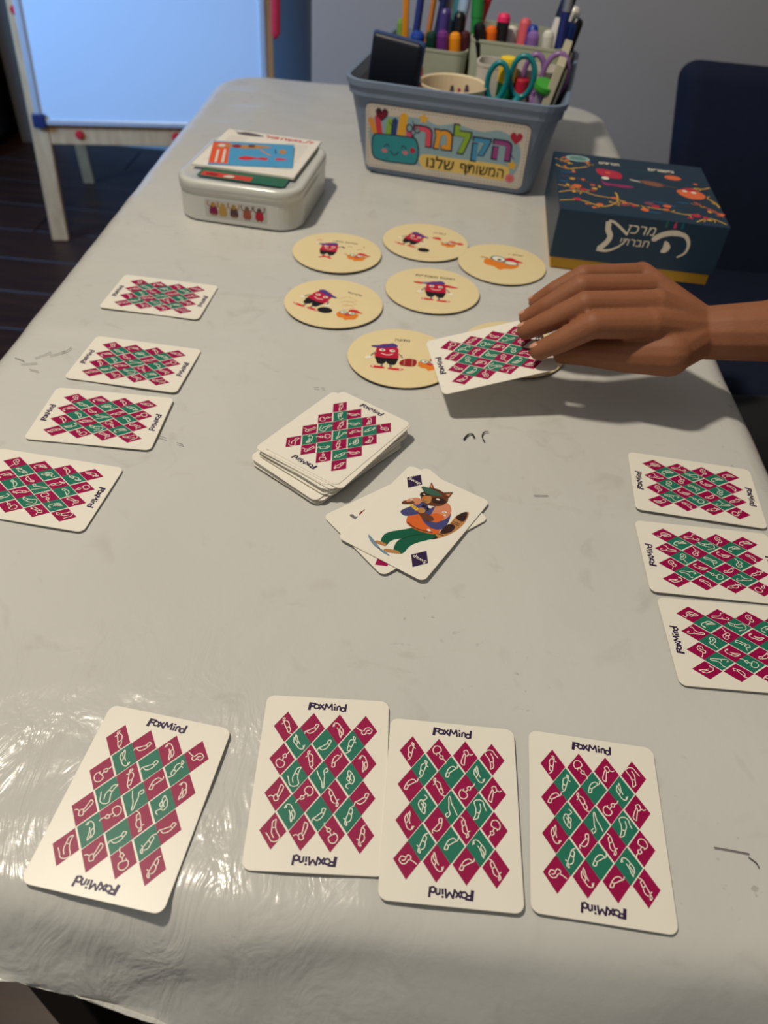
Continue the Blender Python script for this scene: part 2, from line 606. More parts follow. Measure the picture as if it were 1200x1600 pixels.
# ink doodles left on the cloth (pen marks)
P = Print(unit=1.0, step=0.0004)
pt = [(0.0535, 0.4527), (0.0565, 0.4592), (0.0600, 0.4608), (0.0616, 0.4563)]
P.stroke(pt, 0.0013, BLACK)
P.stroke([(0.0691, 0.452), (0.0674, 0.4587), (0.069, 0.4644), (0.0724, 0.4657)], 0.0009, BLACK)
for (x, y, a, l) in ((-0.292, 0.497, 0.3, 0.012), (-0.285, 0.507, 0.9, 0.014), (-0.275, 0.512, 0.8, 0.013), (-0.267, 0.518, 1.2, 0.010),
                     (-0.300, 0.505, -0.4, 0.010), (-0.283, 0.491, -0.2, 0.008), (-0.166, 0.425, -0.3, 0.008), (-0.150, 0.419, -0.4, 0.006),
                     (-0.064, 0.502, 0.0, 0.004), (-0.058, 0.502, 0.0, 0.003), (0.166, 0.163, -0.1, 0.016), (0.181, 0.160, -0.9, 0.006),
                     (-0.236, 0.238, 0.7, 0.003), (0.101, 0.398, 0.1, 0.010)):
    P.stroke([(x, y), (x + l * 0.5 * cos(a) + 0.001, y + l * 0.5 * sin(a)), (x + l * cos(a), y + l * sin(a))], 0.0005, ink('grey_pen', (70, 64, 62)))
_pm = P.build('pen_marks', cl, Matrix.Translation((-TCX, -TCY, 0)))

_pm['kind'] = 'stuff'

# ------------------------------------------------------------------ playing cards
CW, CH, CT = 0.063, 0.0885, 0.00045
M_CARD = mat('card_stock', (226, 221, 208), rough=0.38, var=0.015, scale=60)


def card_mesh(name='playing_card'):
    bm = bmesh.new()
    pts = rrect(CW, CH, 0.0042, 5)
    inner = rrect(CW - 0.0003, CH - 0.0003, 0.0041, 5)
    add_loft(bm, [[Vector((x, y, 0)) for x, y in pts], [Vector((x, y, CT * 0.7)) for x, y in pts], [Vector((x, y, CT)) for x, y in inner]])
    me = bpy.data.meshes.new(name); bm.to_mesh(me); bm.free(); me.materials.append(M_CARD)
    return me


CARD = card_mesh()

# line drawings of small cats in many poses, unit diamond coordinates
MOTIFS = [
    [[(-.30, .62), (-.20, .30), (-.22, -.05), (-.38, -.45), (-.10, -.62), (.18, -.55), (.30, -.30), (.45, -.05)], [(-.30, .62), (-.05, .50), (.02, .25), (.10, -.10), (.0, -.40)], [(-.15, .15), (.05, .18)]],
    [[(.35, .55), (.12, .40), (.02, .12), (-.08, -.15), (-.18, -.50), (-.05, -.62)], [(.02, .12), (.22, -.02), (.18, -.30), (.0, -.42)], [(-.28, -.20), (-.12, -.32), (-.02, -.62)], [(.12, .40), (.28, .30), (.22, -.02)]],
    [[(-.50, .05), (-.30, .22), (-.05, .18), (.12, -.02), (.40, .05), (.62, .18)], [(-.50, .05), (-.35, -.18), (-.08, -.15), (.05, -.28), (.25, -.18), (.18, .0)], [(-.32, .05), (-.15, .02), (-.05, -.12)]],
    [[(-.35, .45), (-.22, .10), (-.05, -.25), (-.02, -.60)], [(.30, .60), (.10, .40), (.15, .10), (.12, -.20), (.10, -.55)], [(.30, .60), (.38, .42), (.22, .30)], [(-.02, -.60), (.05, -.66), (.10, -.55)]],
    [[(.02, -.10), (-.28, -.02), (-.38, -.28), (-.20, -.52), (.08, -.50), (.20, -.25), (.02, -.10)], [(.02, -.10), (.12, .08), (.28, .12), (.24, .32), (.05, .22), (.12, .08)], [(.28, .28), (.42, .42), (.46, .60)], [(-.18, -.02), (-.14, .08)]],
    [[(-.42, .18), (-.30, .42), (-.05, .40), (.15, .15), (.30, -.10), (.25, -.40)], [(-.12, .12), (.0, -.12), (.05, -.40), (.12, -.58)], [(.15, .15), (.05, -.02), (.18, -.28), (.12, -.58)], [(-.30, .42), (-.32, .20)]],
    [[(.20, .58), (.35, .40), (.10, .25), (-.10, .30), (-.28, .05), (-.20, -.30), (-.02, -.55)], [(.10, .25), (.02, -.02), (.10, -.30), (.0, -.55)], [(-.10, .12), (-.02, -.10), (-.12, -.32)], [(.0, .2), (.2, .0), (.1, -.2)]],
    [[(-.20, .55), (-.08, .20), (.02, -.10), (-.05, -.35), (.18, -.42), (.25, -.18), (.12, -.05), (.02, -.10)], [(-.20, .55), (-.38, .40), (-.22, .05), (-.02, -.25)], [(.25, -.18), (.42, -.10), (.58, -.16)]],
    [[(-.38, .30), (-.30, .02), (-.15, -.25), (.12, -.40), (.38, -.30), (.42, -.50)], [(-.38, .30), (-.18, .28), (-.12, .05), (.05, -.08), (.20, -.20), (.38, -.30)], [(-.12, .05), (-.30, .02)]],
    [[(.0, .60), (-.12, .30), (-.20, -.10), (-.32, -.48), (-.18, -.60), (-.08, -.45)], [(.0, .60), (.12, .55), (.08, .20), (.15, -.05), (.40, -.20), (.42, -.40)], [(-.20, -.10), (-.02, -.15)]],
]


def diamonds(seed, drop=None):
    P = Print()
    rnd = random.Random(seed)
    order = list(range(len(MOTIFS)))
    k = 0

    def dia(cx, cy, hw, hh, m, lay):
        P.poly([(cx, cy + hh), (cx - hw, cy), (cx, cy - hh), (cx + hw, cy)], m, lay)

    def motif(cx, cy, hw, hh, i, flip):
        rot = rnd.choice((0, 0, pi)) + rnd.uniform(-.25, .25)
        for st in MOTIFS[i % len(MOTIFS)]:
            pts = []
            for x, y in st:
                x = x * flip * 1.05; y *= 0.98
                X = x * hw * 1.12 * cos(rot) - y * hh * sin(rot)
                Y = x * hw * sin(rot) + y * hh * cos(rot)
                pts.append((cx + X, cy + Y))
            P.stroke(pts, 0.44, WHITE, 4, k=4)
    for r in range(4):
        for c in range(4):
            cx, cy = (c - 1.5) * 13.2, (1.5 - r) * 17.6
            dia(cx, cy, 6.15, 8.55, MAG, 2)
            motif(cx, cy, 6.1, 8.4, (r * 3 + c * 7 + seed), rnd.choice((-1, 1)))
    for r in range(3):
        for c in range(3):
            cx, cy = (c - 1) * 13.2 + 0.35, (1 - r) * 17.6 + 0.25
            dia(cx, cy, 6.3, 8.6, GRN, 3)
            motif(cx, cy, 6.2, 8.4, (r * 5 + c * 3 + 4 + seed), rnd.choice((-1, 1)))
    return P


def letter_print(rot):
    """word mark with letters hanging from a straight top line"""
    P = Print()
    S = lambda pts, w=0.85: P.stroke(pts, w, PURPLE, 2, smooth=False)
    S([(-9.3, -2.2), (-8.7, 2.3)], 1.5); S([(-9.4, 1.9), (-5.9, 1.7)], 1.0); S([(-8.9, 0.3), (-7.2, 0.2)])
    P.stroke([(-5.6 + 1.25 * cos(t), 0.1 + 1.2 * sin(t)) for t in [2 * pi * k / 12 for k in range(13)]], 0.85, PURPLE, 2, k=2)
    S([(-4.2, 1.5), (-1.6, -1.4)], 0.95); S([(-1.9, 1.6), (-4.3, -1.5)])
    S([(-1.5, -1.9), (-0.7, 2.1)], 0.9); S([(-0.8, 2.1), (0.7, -0.6)]); S([(0.7, -0.6), (2.2, 2.1)]); S([(2.1, 2.1), (2.5, -1.8)], 0.9)
    S([(3.7, 0.7), (3.7, -1.7)], 0.95); P.ell(3.7, 1.7, 0.55, 0.5, PURPLE, 2)
    S([(4.9, -1.7), (5.0, 0.9)]); P.stroke([(5.0, 0.2), (5.8, 0.9), (6.5, 0.4), (6.6, -1.8)], 0.85, PURPLE, 2)
    P.stroke([(8.0 + 1.05 * cos(t), -0.9 + 1.15 * sin(t)) for t in [2 * pi * k / 12 for k in range(13)]], 0.85, PURPLE, 2, k=2)
    S([(9.1, -2.1), (9.5, 2.4)], 1.1)
    return P


_pr = [diamonds(1).mesh('diamond_print'), diamonds(5).mesh('diamond_print')]
_lt = letter_print(0).mesh('lettering')


def flat_card(x, y, deg, label, group, z=0.0005, design=0, printed=True, tilt=None, name='playing_card'):
    o = bpy.data.objects.new(name, CARD); COL.objects.link(o)
    o.location = (x, y, T + z)
    if tilt is not None: o.rotation_euler = (radians(tilt[0]), radians(tilt[1]), radians(deg))
    else: o.rotation_euler = (0, 0, radians(deg))
    if printed:
        a = bpy.data.objects.new('diamond_print', _pr[design]); COL.objects.link(a); a.parent = o; a.location = (0, 0, CT)
        for k in (0, 1):
            t = bpy.data.objects.new('lettering', _lt); COL.objects.link(t); t.parent = o
            t.location = (0, (0.0388 if k == 0 else -0.0388), CT); t.rotation_euler = (0, 0, pi * k)
    tag(o, label, 'playing card', group)
    return o


G1 = 'cards laid out in front of the near player'
flat_card(-0.1019, 0.1601, -6.9, 'patterned card back lying apart and tilted clockwise at the lower left of the table', G1)
flat_card(-0.0180, 0.1788, 2.4, 'patterned card back, left of the three cards laid together near the front edge', G1, z=0.0005)
flat_card(0.0442, 0.1701, -0.4 + 180, 'patterned card back in the front row whose left edge overlaps its neighbour', G1, z=0.00105)
flat_card(0.1124, 0.1690, -3.7 + 180, 'patterned card back, rightmost of the front row, nearest the front right corner', G1, z=0.0006)
G2 = 'cards laid out along the right edge'
flat_card(0.2162, 0.4196, 85.4, 'patterned card back lying sideways, farthest of the three at the right edge', G2, z=0.0012, design=1, tilt=(0.6, 0))
flat_card(0.2108, 0.3493, 89.0, 'patterned card back lying sideways, middle of the three at the right edge', G2, z=0.0006, design=1)
flat_card(0.2134, 0.2834, 90.5, 'patterned card back lying sideways at the right edge, nearest of its three', G2, z=0.0004, design=1)
G3 = 'cards laid out along the left edge'
flat_card(-0.2170, 0.6210, 86.5, 'patterned card back at the left edge, farthest away, nearest the white tin', G3, design=0)
flat_card(-0.2071, 0.5120, 85.9, 'patterned card back at the left edge, second from the far end of its column', G3, design=0)
flat_card(-0.2093, 0.4390, 90.0, 'patterned card back at the left edge beside dark specks, third from the far end', G3, design=0)
flat_card(-0.2240, 0.3597, 84.5, 'patterned card back at the left edge, nearest of its column, cut by the frame', G3, design=0)

# draw pile: every card an object
rnd = random.Random(7)
NP = 24
for i in range(NP):
    if i < 9:      # lower, shifted part sticking out at the lower left
        x, y, d = -0.0425 + rnd.uniform(-.0015, .0015), 0.4225 + rnd.uniform(-.0015, .0015), 323.5 + rnd.uniform(-2, 2)
        lab = 'white card in the lower part of the draw pile, jutting out at the lower left'
    elif i < NP - 3:
        x, y, d = -0.0385 + rnd.uniform(-.0015, .0015), 0.4275 + rnd.uniform(-.0015, .0015), 326.5 + rnd.uniform(-2.2, 2.2)
        lab = 'white card edge in the upper part of the draw pile, below the topmost cards'
    elif i == NP - 3:
        x, y, d = -0.0425, 0.4300, 329.0; lab = 'third card from the top of the draw pile, showing a white strip at upper left'
    elif i == NP - 2:
        x, y, d = -0.0348, 0.4272, 330.5; lab = 'second card of the draw pile, its margin showing right below the topmost'
    else:
        x, y, d = -0.0362, 0.4300, 328.5; lab = 'topmost patterned card back on the draw pile in the middle of the table'
    flat_card(x, y, d, lab, 'cards in the draw pile', z=0.0004 + i * 0.00049, printed=(i == NP - 1), design=0)

# face-up discards
ORANGE = ink('orange', (206, 96, 40))
PEACH = ink('peach', (200, 128, 96))
BROWN = ink('brown', (98, 56, 34)); DBROWN = ink('dark_brown', (52, 32, 26)); TAN = ink('tan', (176, 124, 72))
NAVYV = ink('slate_blue', (66, 68, 116)); PANTS = ink('pine_green', (16, 86, 62)); VISOR = ink('visor_green', (54, 92, 76))
YEL = ink('yellow', (222, 178, 60)); SHB = ink('shadow_blue', (112, 134, 156))
dc = flat_card(0.0149, 0.3640, 311.5, 'face-up card mostly hidden under the raccoon card, a red corner showing', 'face-up discards', z=0.0005, printed=False)
P = Print()
P.poly([(18.4, -38), (21.7, -42.5), (27, -37), (23, -31)], MAG, 2)
P.build('corner_print', dc, Matrix.Translation((0, 0, CT)))
P = Print()
P.blob([(-22.5, -29.4), (-21.6, -27.3), (-19.5, -27.5), (-17.9, -25.6), (-16.3, -28.2), (-20, -29.8)], ink('grey', (110, 106, 104)), 2)
P.blob([(-18.2, -24.7), (-20.6, -22.4), (-20.8, -17.4), (-19, -20), (-18, -23)], ink('dark_red', (120, 24, 24)), 3)
P.build('picture_print', dc, Matrix.Translation((0, 0, CT)))
rc = flat_card(0.0213, 0.3625, -29.0, 'face-up card with a card-playing raccoon in green trousers, on top of the discards', 'face-up discards', z=0.0015, printed=False)
P = Print()
# tail
P.blob([(13, -9), (19, -1), (20, 9), (20, 18), (23.5, 25.5), (26, 24), (27.5, 14), (26, 4), (22, -5), (17, -11)], TAN, 2)
for c in (((20, 17), (22.5, 24.5), (25, 24), (26.5, 17), (24, 15)), ((18.5, -1), (19.5, 8), (24, 9), (24.5, 3), (21, -2)), ((13.5, -9), (16, -6), (20, -7), (17, -11))):
    P.blob(list(c), DBROWN, 3)
for c in (((20.6, 12), (25.5, 12.5)), ((20.2, 10), (26, 11)), ((18, -4), (22, -3))):
    P.stroke(list(c), 0.7, BROWN, 4, smooth=False)
# shadows under the shoes
P.blob([(-17, -30.5), (-12, -32.5), (-7, -35), (-4, -37), (-8, -37), (-14, -34)], SHB, 2)
P.blob([(-6, -36.5), (0, -37), (4, -38.5), (-2, -38.5)], SHB, 2)
# trousers and shoes
P.blob([(4, -7), (-1, -13), (-7, -20), (-9, -25), (-7.5, -31), (-3, -33), (-2.5, -27), (1, -22), (8, -15), (16, -10), (17, -6), (10, -4)], PANTS, 4)
P.blob([(17, -5), (18, -9), (12, -18), (9.5, -24), (9, -32), (4, -34), (1.2, -28), (1.5, -22), (6, -14), (12, -7)], PANTS, 5)
P.stroke([(2, -22), (6, -15), (12, -9)], 0.5, ink('deep_green', (8, 56, 42)), 6)
P.blob([(-3, -33), (-8, -34), (-10.5, -33.2), (-9, -31.6), (-4, -31)], TAN, 5)
P.blob([(8, -33), (2, -36.2), (-2, -36.6), (-1, -34.4), (5, -32)], TAN, 6)
# shirt
P.blob([(-5, -4), (-2, -8), (6, -9), (16, -6), (18, -1), (14, 12), (4, 14), (-4, 8), (-6, 2)], ORANGE, 6)
P.stroke([(-3, -6.5), (5, -8), (15, -5)], 1.0, BROWN, 7)
P.ell(12, -4.5, 1.3, .9, WHITE, 8)
# waistcoat
P.blob([(-7, 14), (-3, 17), (2, 12), (0, 6), (-7, -2), (-12, 0), (-9, 8)], NAVYV, 7)
P.blob([(6, 20), (2, 12), (1, 6), (4, 1), (12, -2), (18, 1), (18.5, 10), (14, 20)], NAVYV, 7)
P.stroke([(-2, 16), (0, 10), (-1, 5)], 0.5, DBROWN, 8)
# left sleeve and paw at mouth
P.blob([(-6, 17), (-10, 17.5), (-14, 12.5), (-12, 10), (-6, 12)], PEACH, 8)
P.blob([(-12, 13), (-15.5, 9.5), (-15, 6.4), (-11, 9), (-8.5, 12)], BROWN, 9)
P.blob([(-12.5, 14), (-14.3, 11), (-13, 10), (-11, 12.5)], PEACH, 10)
P.ell(-11.8, 13.6, 1.1, .8, CREAMINK, 11)
# right sleeve, forearm, paw with cards
P.blob([(4, 22), (10, 25), (15, 20), (16, 12), (12, 5), (7, 7), (5, 14)], PEACH, 9)
P.blob([(8, 12), (14, 12), (13, 5), (8, 3), (5, 6)], ORANGE, 10)
P.blob([(10, 4.5), (6, 1.5), (0, 4), (-4, 6.5), (-2, 9.5), (3, 8), (8, 7.5)], BROWN, 11)
P.ell(-1.2, 8.4, 2.7, 2.6, TAN, 12)
P.poly([(-4, 6), (-9.5, 7.5), (-10.5, 9.5), (-6, 9.5), (-3, 8.5)], YEL, 13)
for q in (-8.5, -6.7, -5): P.stroke([(q, 7.3), (q - .3, 9.4)], 0.35, BROWN, 14, smooth=False)
P.ell(12, 16, 1.5, 1.0, WHITE, 12, 0.5); P.ell(13.6, 13.6, 0.8, 0.8, WHITE, 12)
P.stroke([(11, 15.5), (12.5, 16.5)], 0.5, NAVYV, 13, smooth=False)
# bow tie
P.poly([(-3.5, 14.5), (-.5, 13.2), (-3, 11.2)], BLACK, 12); P.poly([(-.5, 13.2), (3, 13.5), (1.8, 10.8)], BLACK, 12)
# head
P.blob([(-9.5, 27), (-7, 31), (0, 33), (6, 31), (8.5, 26), (7, 20), (2, 16.5), (-3, 15.5), (-8, 19)], BROWN, 13)
P.poly([(-8.2, 30), (-10, 37), (-5, 32.4)], BROWN, 14); P.poly([(-8, 31), (-9.2, 35), (-6, 32.2)], PEACH, 15)
P.poly([(2, 32.6), (7, 36.8), (7.5, 29.8)], BROWN, 14); P.poly([(4, 32), (6.6, 34.8), (6.6, 31)], PEACH, 15)
P.blob([(-10, 24), (-5, 25.5), (-3.8, 22), (-9, 20)], DBROWN, 15)
P.blob([(-1, 24), (4, 27), (8.3, 25), (5, 20.5), (0.5, 20)], DBROWN, 15)
P.blob([(-7, 21), (-3, 24), (-0.5, 19.5), (-1.2, 16.4), (-6, 17)], TAN, 16)
P.blob([(-7, 20), (-5.3, 21.8), (-4.4, 20), (-5.8, 18.8)], ORANGE, 17)
P.ell(2.4, 24.2, 1.3, .7, WHITE, 17, 0.3); P.ell(-7.6, 23, .8, .5, WHITE, 17)
P.stroke([(-5.6, 18.2), (-4, 17.3), (-2.2, 18)], 0.35, DBROWN, 18)
P.blob([(-13, 28.5), (-9, 30.5), (-2, 30.6), (3, 28.8), (-3, 25.3), (-8, 25)], VISOR, 18)
P.stroke([(-8, 31), (-1, 32.4), (6, 30)], 1.3, BROWN, 19)
for (cx, cy, r) in ((-20, 31.1, 0), (20, -29.6, pi)):
    a = 0.0
    P.poly([(cx - 6.1, cy), (cx, cy + 8.5), (cx + 6.1, cy), (cx, cy - 8.5)], PURPLE, 2)
    P.text('Swap', cx, cy, 9.4, WHITE, 3, rot=r, h=3.6, offset=0.005)
P.build('picture_print', rc, Matrix.Translation((0, 0, CT)))

# card held in the hand: corners lie on a tilted plane
c0 = Vector((0.0357, 0.4787, T + 0.020)); ax = (Vector((0.1208, 0.4976, T + 0.040)) - c0).normalized()
ay = (Vector((0.030, 0.5417, T + 0.030)) - c0); az = ax.cross(ay).normalized(); ay = az.cross(ax)
ctr = c0 + ax * CH / 2 + ay * CW / 2
hc = flat_card(0, 0, 0, 'patterned card back held in the air by the reaching hand', 'cards in play', design=1)
Mh = Matrix((ay * -1, ax, az)).transposed().to_4x4(); Mh.translation = ctr
hc.matrix_world = Mh

# ------------------------------------------------------------------ round picture discs
M_DISC = mat('cream_card', (224, 206, 160), rough=0.45, var=0.015, scale=50)
M_DEDGE = mat('disc_edge', (70, 66, 56), rough=0.6)
CRED = ink('crimson', (184, 18, 54)); CAP = ink('cap_purple', (74, 58, 130)); SHOE = ink('shoe_red', (206, 30, 44))
LEGC = ink('leg_grey', (120, 112, 110)); ORG = ink('pumpkin', (220, 124, 36)); TEAL = ink('teal_ring', (82, 128, 118))


def red_guy(P, x, y, s=1.0, lean=0.0, face=1, ball=False, crossed=False, pose=0):
    def q(a, b):
        a, b = a * face, b
        return (x + s * (a * cos(lean) + b * sin(lean)), y + s * (-a * sin(lean) + b * cos(lean)))
    B = lambda pts, m, l: P.blob([q(*p) for p in pts], m, l)
    S = lambda pts, w, m, l: P.stroke([q(*p) for p in pts], w * s, m, l)
    S([(-3, -13), (-3.2, -18)], 2.0, LEGC, 2); S([(3.5, -13), (4, -18)], 2.0, LEGC, 2)
    if crossed:
        S([(-7, -21), (5, -17)], 2.4, SHOE, 3); S([(7, -22), (-3, -16.5)], 2.4, SHOE, 4)
    else:
        B([(-1, -18), (-10, -16.8), (-12, -18.5), (-10, -20), (-2, -20.2)], SHOE, 3)
        B([(2.5, -18.5), (2.5, -20.5), (10, -21), (14, -19.5), (12, -18)], SHOE, 3)
        P.ell(*q(-10, -18.2), 1.1 * s, .7 * s, WHITE, 4); P.ell(*q(11.6, -19.4), 1.1 * s, .7 * s, WHITE, 4)
    B([(-8, -3), (8, -3), (8.5, -9), (6.5, -14), (1.5, -13), (0, -10), (-1.5, -13), (-6, -14), (-8, -9)], BLACK, 4)
    B([(-8.5, -4), (-9, 4), (-8, 12), (-3, 16), (4, 16), (8.5, 10), (9, 2), (8.3, -4)], CRED, 5)
    if pose == 1:
        S([(-8, 6), (-11, 11), (-14, 12)], 1.2, LEGC, 6); S([(8.5, 6), (12, 10), (14, 9)], 1.2, LEGC, 6)
        P.ell(*q(-15, 12), 2.0 * s, 1.6 * s, WHITE, 7); P.ell(*q(15, 8.5), 1.8 * s, 1.4 * s, BLACK, 7)
    else:
        S([(-8.5, 3), (-11.5, -1), (-12.5, -4)], 1.2, LEGC, 6); S([(8.5, 3), (11.5, 0), (12.5, -4)], 1.2, LEGC, 6)
        P.ell(*q(-14, -6), 3 * s, 1.9 * s, WHITE, 7, 0.5); P.ell(*q(13.5, -5.5), 2.6 * s, 1.9 * s, WHITE, 7, -0.4)
    B([(-2, 15), (4, 17.8), (8, 14.5), (6.5, 12), (1, 11), (-3, 9.5), (-12, 9.8), (-12.5, 11.8), (-6, 13.5)], CAP, 8)
    for e in (-4, 4):
        P.ell(*q(e, 6.2), 2.3 * s, 1.8 * s, WHITE, 8); P.ell(*q(e + .3, 6.2), .9 * s, .9 * s, BLACK, 9)
    S([(-4.5, 1.3), (0, -0.6), (4.8, 1.3)], 0.9, WHITE, 9)
    if ball: P.ell(x + s * 17 * face, y - s * 17, 5.2 * s, 4.6 * s, BLACK, 9)


def orange_guy(P, x, y, s=1.0, arms=False, big=False):
    B = lambda pts, m, l: P.blob([(x + s * a, y + s * b) for a, b in pts], m, l)
    B([(-9, 3), (-9.5, -2), (-7, -6), (-3, -6.5), (-1, -9.5), (2, -8), (7, -6.5), (9.5, -1), (9, 3), (4, 4.5), (-4, 4.5)], ORG, 3)
    B([(-4, 1), (0, -2), (4, 0), (0, 1.6)], ink('mouth_red', (200, 60, 60)), 4)
    for e in (-4.2, 3.2):
        P.ell(x + s * e, y + s * 3.6, 3.6 * s, 3.0 * s, TEAL, 5); P.ell(x + s * e, y + s * 3.6, 2.7 * s, 2.2 * s, WHITE, 6)
        P.ell(x + s * (e + .5), y + s * 3.5, .9 * s, .9 * s, BLACK, 7)
    B([(0, 6), (2, 10), (7, 10), (10, 7.5), (13, 5.5), (8, 5.2)], SHOE, 8)
    if arms:
        P.stroke([(x - 9 * s, y + 1 * s), (x - 12 * s, y + 4 * s), (x - 14 * s, y + 5 * s)], 1.2 * s, TAN, 3)
        P.stroke([(x + 9 * s, y + 1 * s), (x + 12 * s, y + 5 * s), (x + 14 * s, y + 7 * s)], 1.2 * s, TAN, 3)


def disc(x, y, rot, label, draw, z=0.0004):
    bm = bmesh.new()
    add_lathe(bm, [(0.0445, 0), (0.0448, 0.0004), (0.0448, 0.0012)], 64, mi=1, cap1=False)
    add_lathe(bm, [(0.0448, 0.0012), (0.0445, 0.0016)], 64, mi=0, cap0=False)
    o = obj('picture_disc', bm, [M_DISC, M_DEDGE])
    o.location = (x, y, T + z); o.rotation_euler = (0, 0, rot)
    P = Print(); draw(P); P.build('picture_print', o, Matrix.Translation((0, 0, 0.0016)))
    tag(o, label, 'picture disc', 'round cream picture discs')


def heb(s): return s[::-1]


def d1(P):
    P.text(heb('שמחת שיתוף'), 4, 23, 26, BLACK, 3, h=3.6, rot=0.0)
    red_guy(P, -9, 3, 0.92, 0.0, 1, crossed=True, pose=1)
    orange_guy(P, 21, -7, 0.95, arms=True)
    P.stroke([(-25, 20), (-22, 23), (-20, 20)], 0.6, CRED, 3); P.stroke([(8, 14), (11, 16), (13, 13)], 0.6, TAN, 3)
    P.stroke([(19, 9), (22, 12), (24, 10)], 0.6, TAN, 3); P.stroke([(25, 15), (25, 19)], 0.8, CRED, 3)


def d2(P):
    P.text(heb('עזרה'), 13, 24, 13, BLACK, 3, h=3.4, rot=0.0)
    red_guy(P, -13, 3, 0.95, 0.32, -1, ball=False)
    P.ell(0, -21, 6.2, 4.6, BLACK, 9)
    orange_guy(P, 24, 0, 0.8)
    P.stroke([(17, 4), (13, 9)], 1.0, ORG, 4)
    P.blob([(6, 12), (12, 14), (16, 11), (13, 8.5), (8, 9.5)], SHOE, 4); P.blob([(31, 4), (36, 7), (40, 4), (36, 1.5)], SHOE, 4)


def d3(P):
    P.text(heb('שיתוף'), 13, 23, 15, BLACK, 3, h=3.4)
    P.blob([(-18, 4), (-17, -6), (-8, -9), (-2, -15), (3, -12), (12, -9), (17, -2), (15, 6), (0, 8), (-12, 8)], ORG, 3)
    P.stroke([(-15, 8), (-22, 9)], 2.4, TAN, 3, smooth=False)
    P.ell(-4, 9, 8.5, 6.5, TEAL, 5, -0.3); P.ell(-4, 9, 6.6, 4.8, WHITE, 6, -0.3); P.ell(-3, 7.5, 2.2, 2.0, BLACK, 7)
    P.ell(9, 3, 7.5, 4.6, TEAL, 5); P.ell(9, 3, 6.2, 3.5, WHITE, 6)
    P.blob([(3, 12), (9, 15), (15, 11), (21, 7.5), (17, 5.5), (9, 7), (3, 8)], SHOE, 8)


def d4(P):
    P.text(heb('סקרנות'), 16, 20, 14, BLACK, 3, h=3.8, rot=-0.25)
    red_guy(P, -15, 3, 1.0, 0.38, -1)
    P.ell(-5, -16, 6.8, 5.2, BLACK, 9)
    orange_guy(P, 16, -19, 1.0)
    for k, dy in enumerate((0, -7, -14)):
        P.stroke([(4 + 2 * k, 9 + dy), (12, 13 + dy), (20, 8 + dy), (10, 3 + dy)], 0.5, ink('pale_orange', (214, 164, 116)), 3)


def d5(P):
    P.text(heb('חגיגות משותפות'), 1, 26, 38, BLACK, 3, h=4.0, rot=-0.02)
    red_guy(P, 3, 0, 1.05, 0.0, 1)
    P.blob([(12, 12), (20, 10), (24, 8), (18, 7), (12, 8)], SHOE, 10); P.blob([(-8, 12), (-16, 13), (-19, 11), (-12, 9)], SHOE, 7)


def d6(P):
    P.text(heb('נתינה'), 0, 26, 12.5, BLACK, 3, h=3.6)
    red_guy(P, -12, 1, 1.05, 0.0, 1)
    orange_guy(P, 24, -8, 1.0)
    P.blob([(-1, -9), (2, -4), (8, -2), (13, -4), (12, -12), (6, -14), (0, -13)], ink('gift_maroon', (150, 28, 44)), 8)
    P.stroke([(3, -3), (3, -13)], 0.9, TAN, 9, smooth=False); P.stroke([(9.5, -3), (9.5, -13.5)], 0.9, TAN, 9, smooth=False)
    P.stroke([(14, -12), (18, -10)], 1.0, TAN, 4, smooth=False)


def d7(P):
    P.text(heb('הקשבה'), 0, 25, 13, BLACK, 3, h=3.6)
    red_guy(P, -8, 0, 0.9); orange_guy(P, 20, -8, 0.9)


disc(-0.0712, 0.7405, -0.08, 'round cream disc with a dancing red figure, nearest the white tin', d1)
disc(0.0173, 0.7835, -0.08, 'round cream disc farthest back, red figure kicking a black ball toward orange one', d2)
disc(0.0960, 0.7490, -0.10, 'round cream disc with only an orange figure, beside the dark blue box', d3, z=0.0002)
disc(-0.0630, 0.6365, -0.08, 'round cream disc of red figure with ball and orange figure below it', d4)
disc(0.0264, 0.6785, -0.04, 'round cream disc with a single red figure, in the centre of the ring', d5)
disc(0.0023, 0.5555, 0.0, 'round cream disc nearest the camera, red figure handing over a present', d6)
disc(0.0980, 0.5860, 0.05, 'round cream disc mostly hidden behind the held card', d7)

# ------------------------------------------------------------------ white tin with booklets
M_TIN = mat('white_tin', (196, 197, 192), rough=0.28, coat=0.3, var=0.02)
TW, TD, TH = 0.132, 0.148, 0.041
tin = empty('tin_box', (-0.1735, 0.857, T), radians(-6.0))
tag(tin, 'white rounded metal tin with tiny figures printed on its front, under paper booklets', 'tin')
b = bmesh.new()
o1 = rrect(TW, TD, 0.026, 8); o2 = rrect(TW - 0.004, TD - 0.004, 0.024, 8)
add_loft(b, [[Vector((x, y, z)) for x, y in p] for p, z in ((o2, 0), (o1, 0.002), (o1, 0.029))])
obj('base', recalc(b), M_TIN, tin, smooth=False)
b = bmesh.new()
l1 = rrect(TW + 0.0016, TD + 0.0016, 0.0265, 8); l2 = rrect(TW - 0.001, TD - 0.001, 0.025, 8)
l3 = rrect(TW - 0.006, TD - 0.006, 0.023, 8); l4 = rrect(TW - 0.014, TD - 0.014, 0.020, 8); l5 = rrect(TW - 0.018, TD - 0.018, 0.018, 8)
add_loft(b, [[Vector((x, y, z)) for x, y in p] for p, z in ((l1, 0.0292), (l1, 0.0385), (l2, 0.0408), (l3, 0.0418), (l4, 0.0415), (l5, 0.0402))])
obj('lid', recalc(b), M_TIN, tin, smooth=True)
P = Print()
P.poly(rrect(66, 18, 1.5, 3), ink('label_grey', (178, 176, 172)), 1)
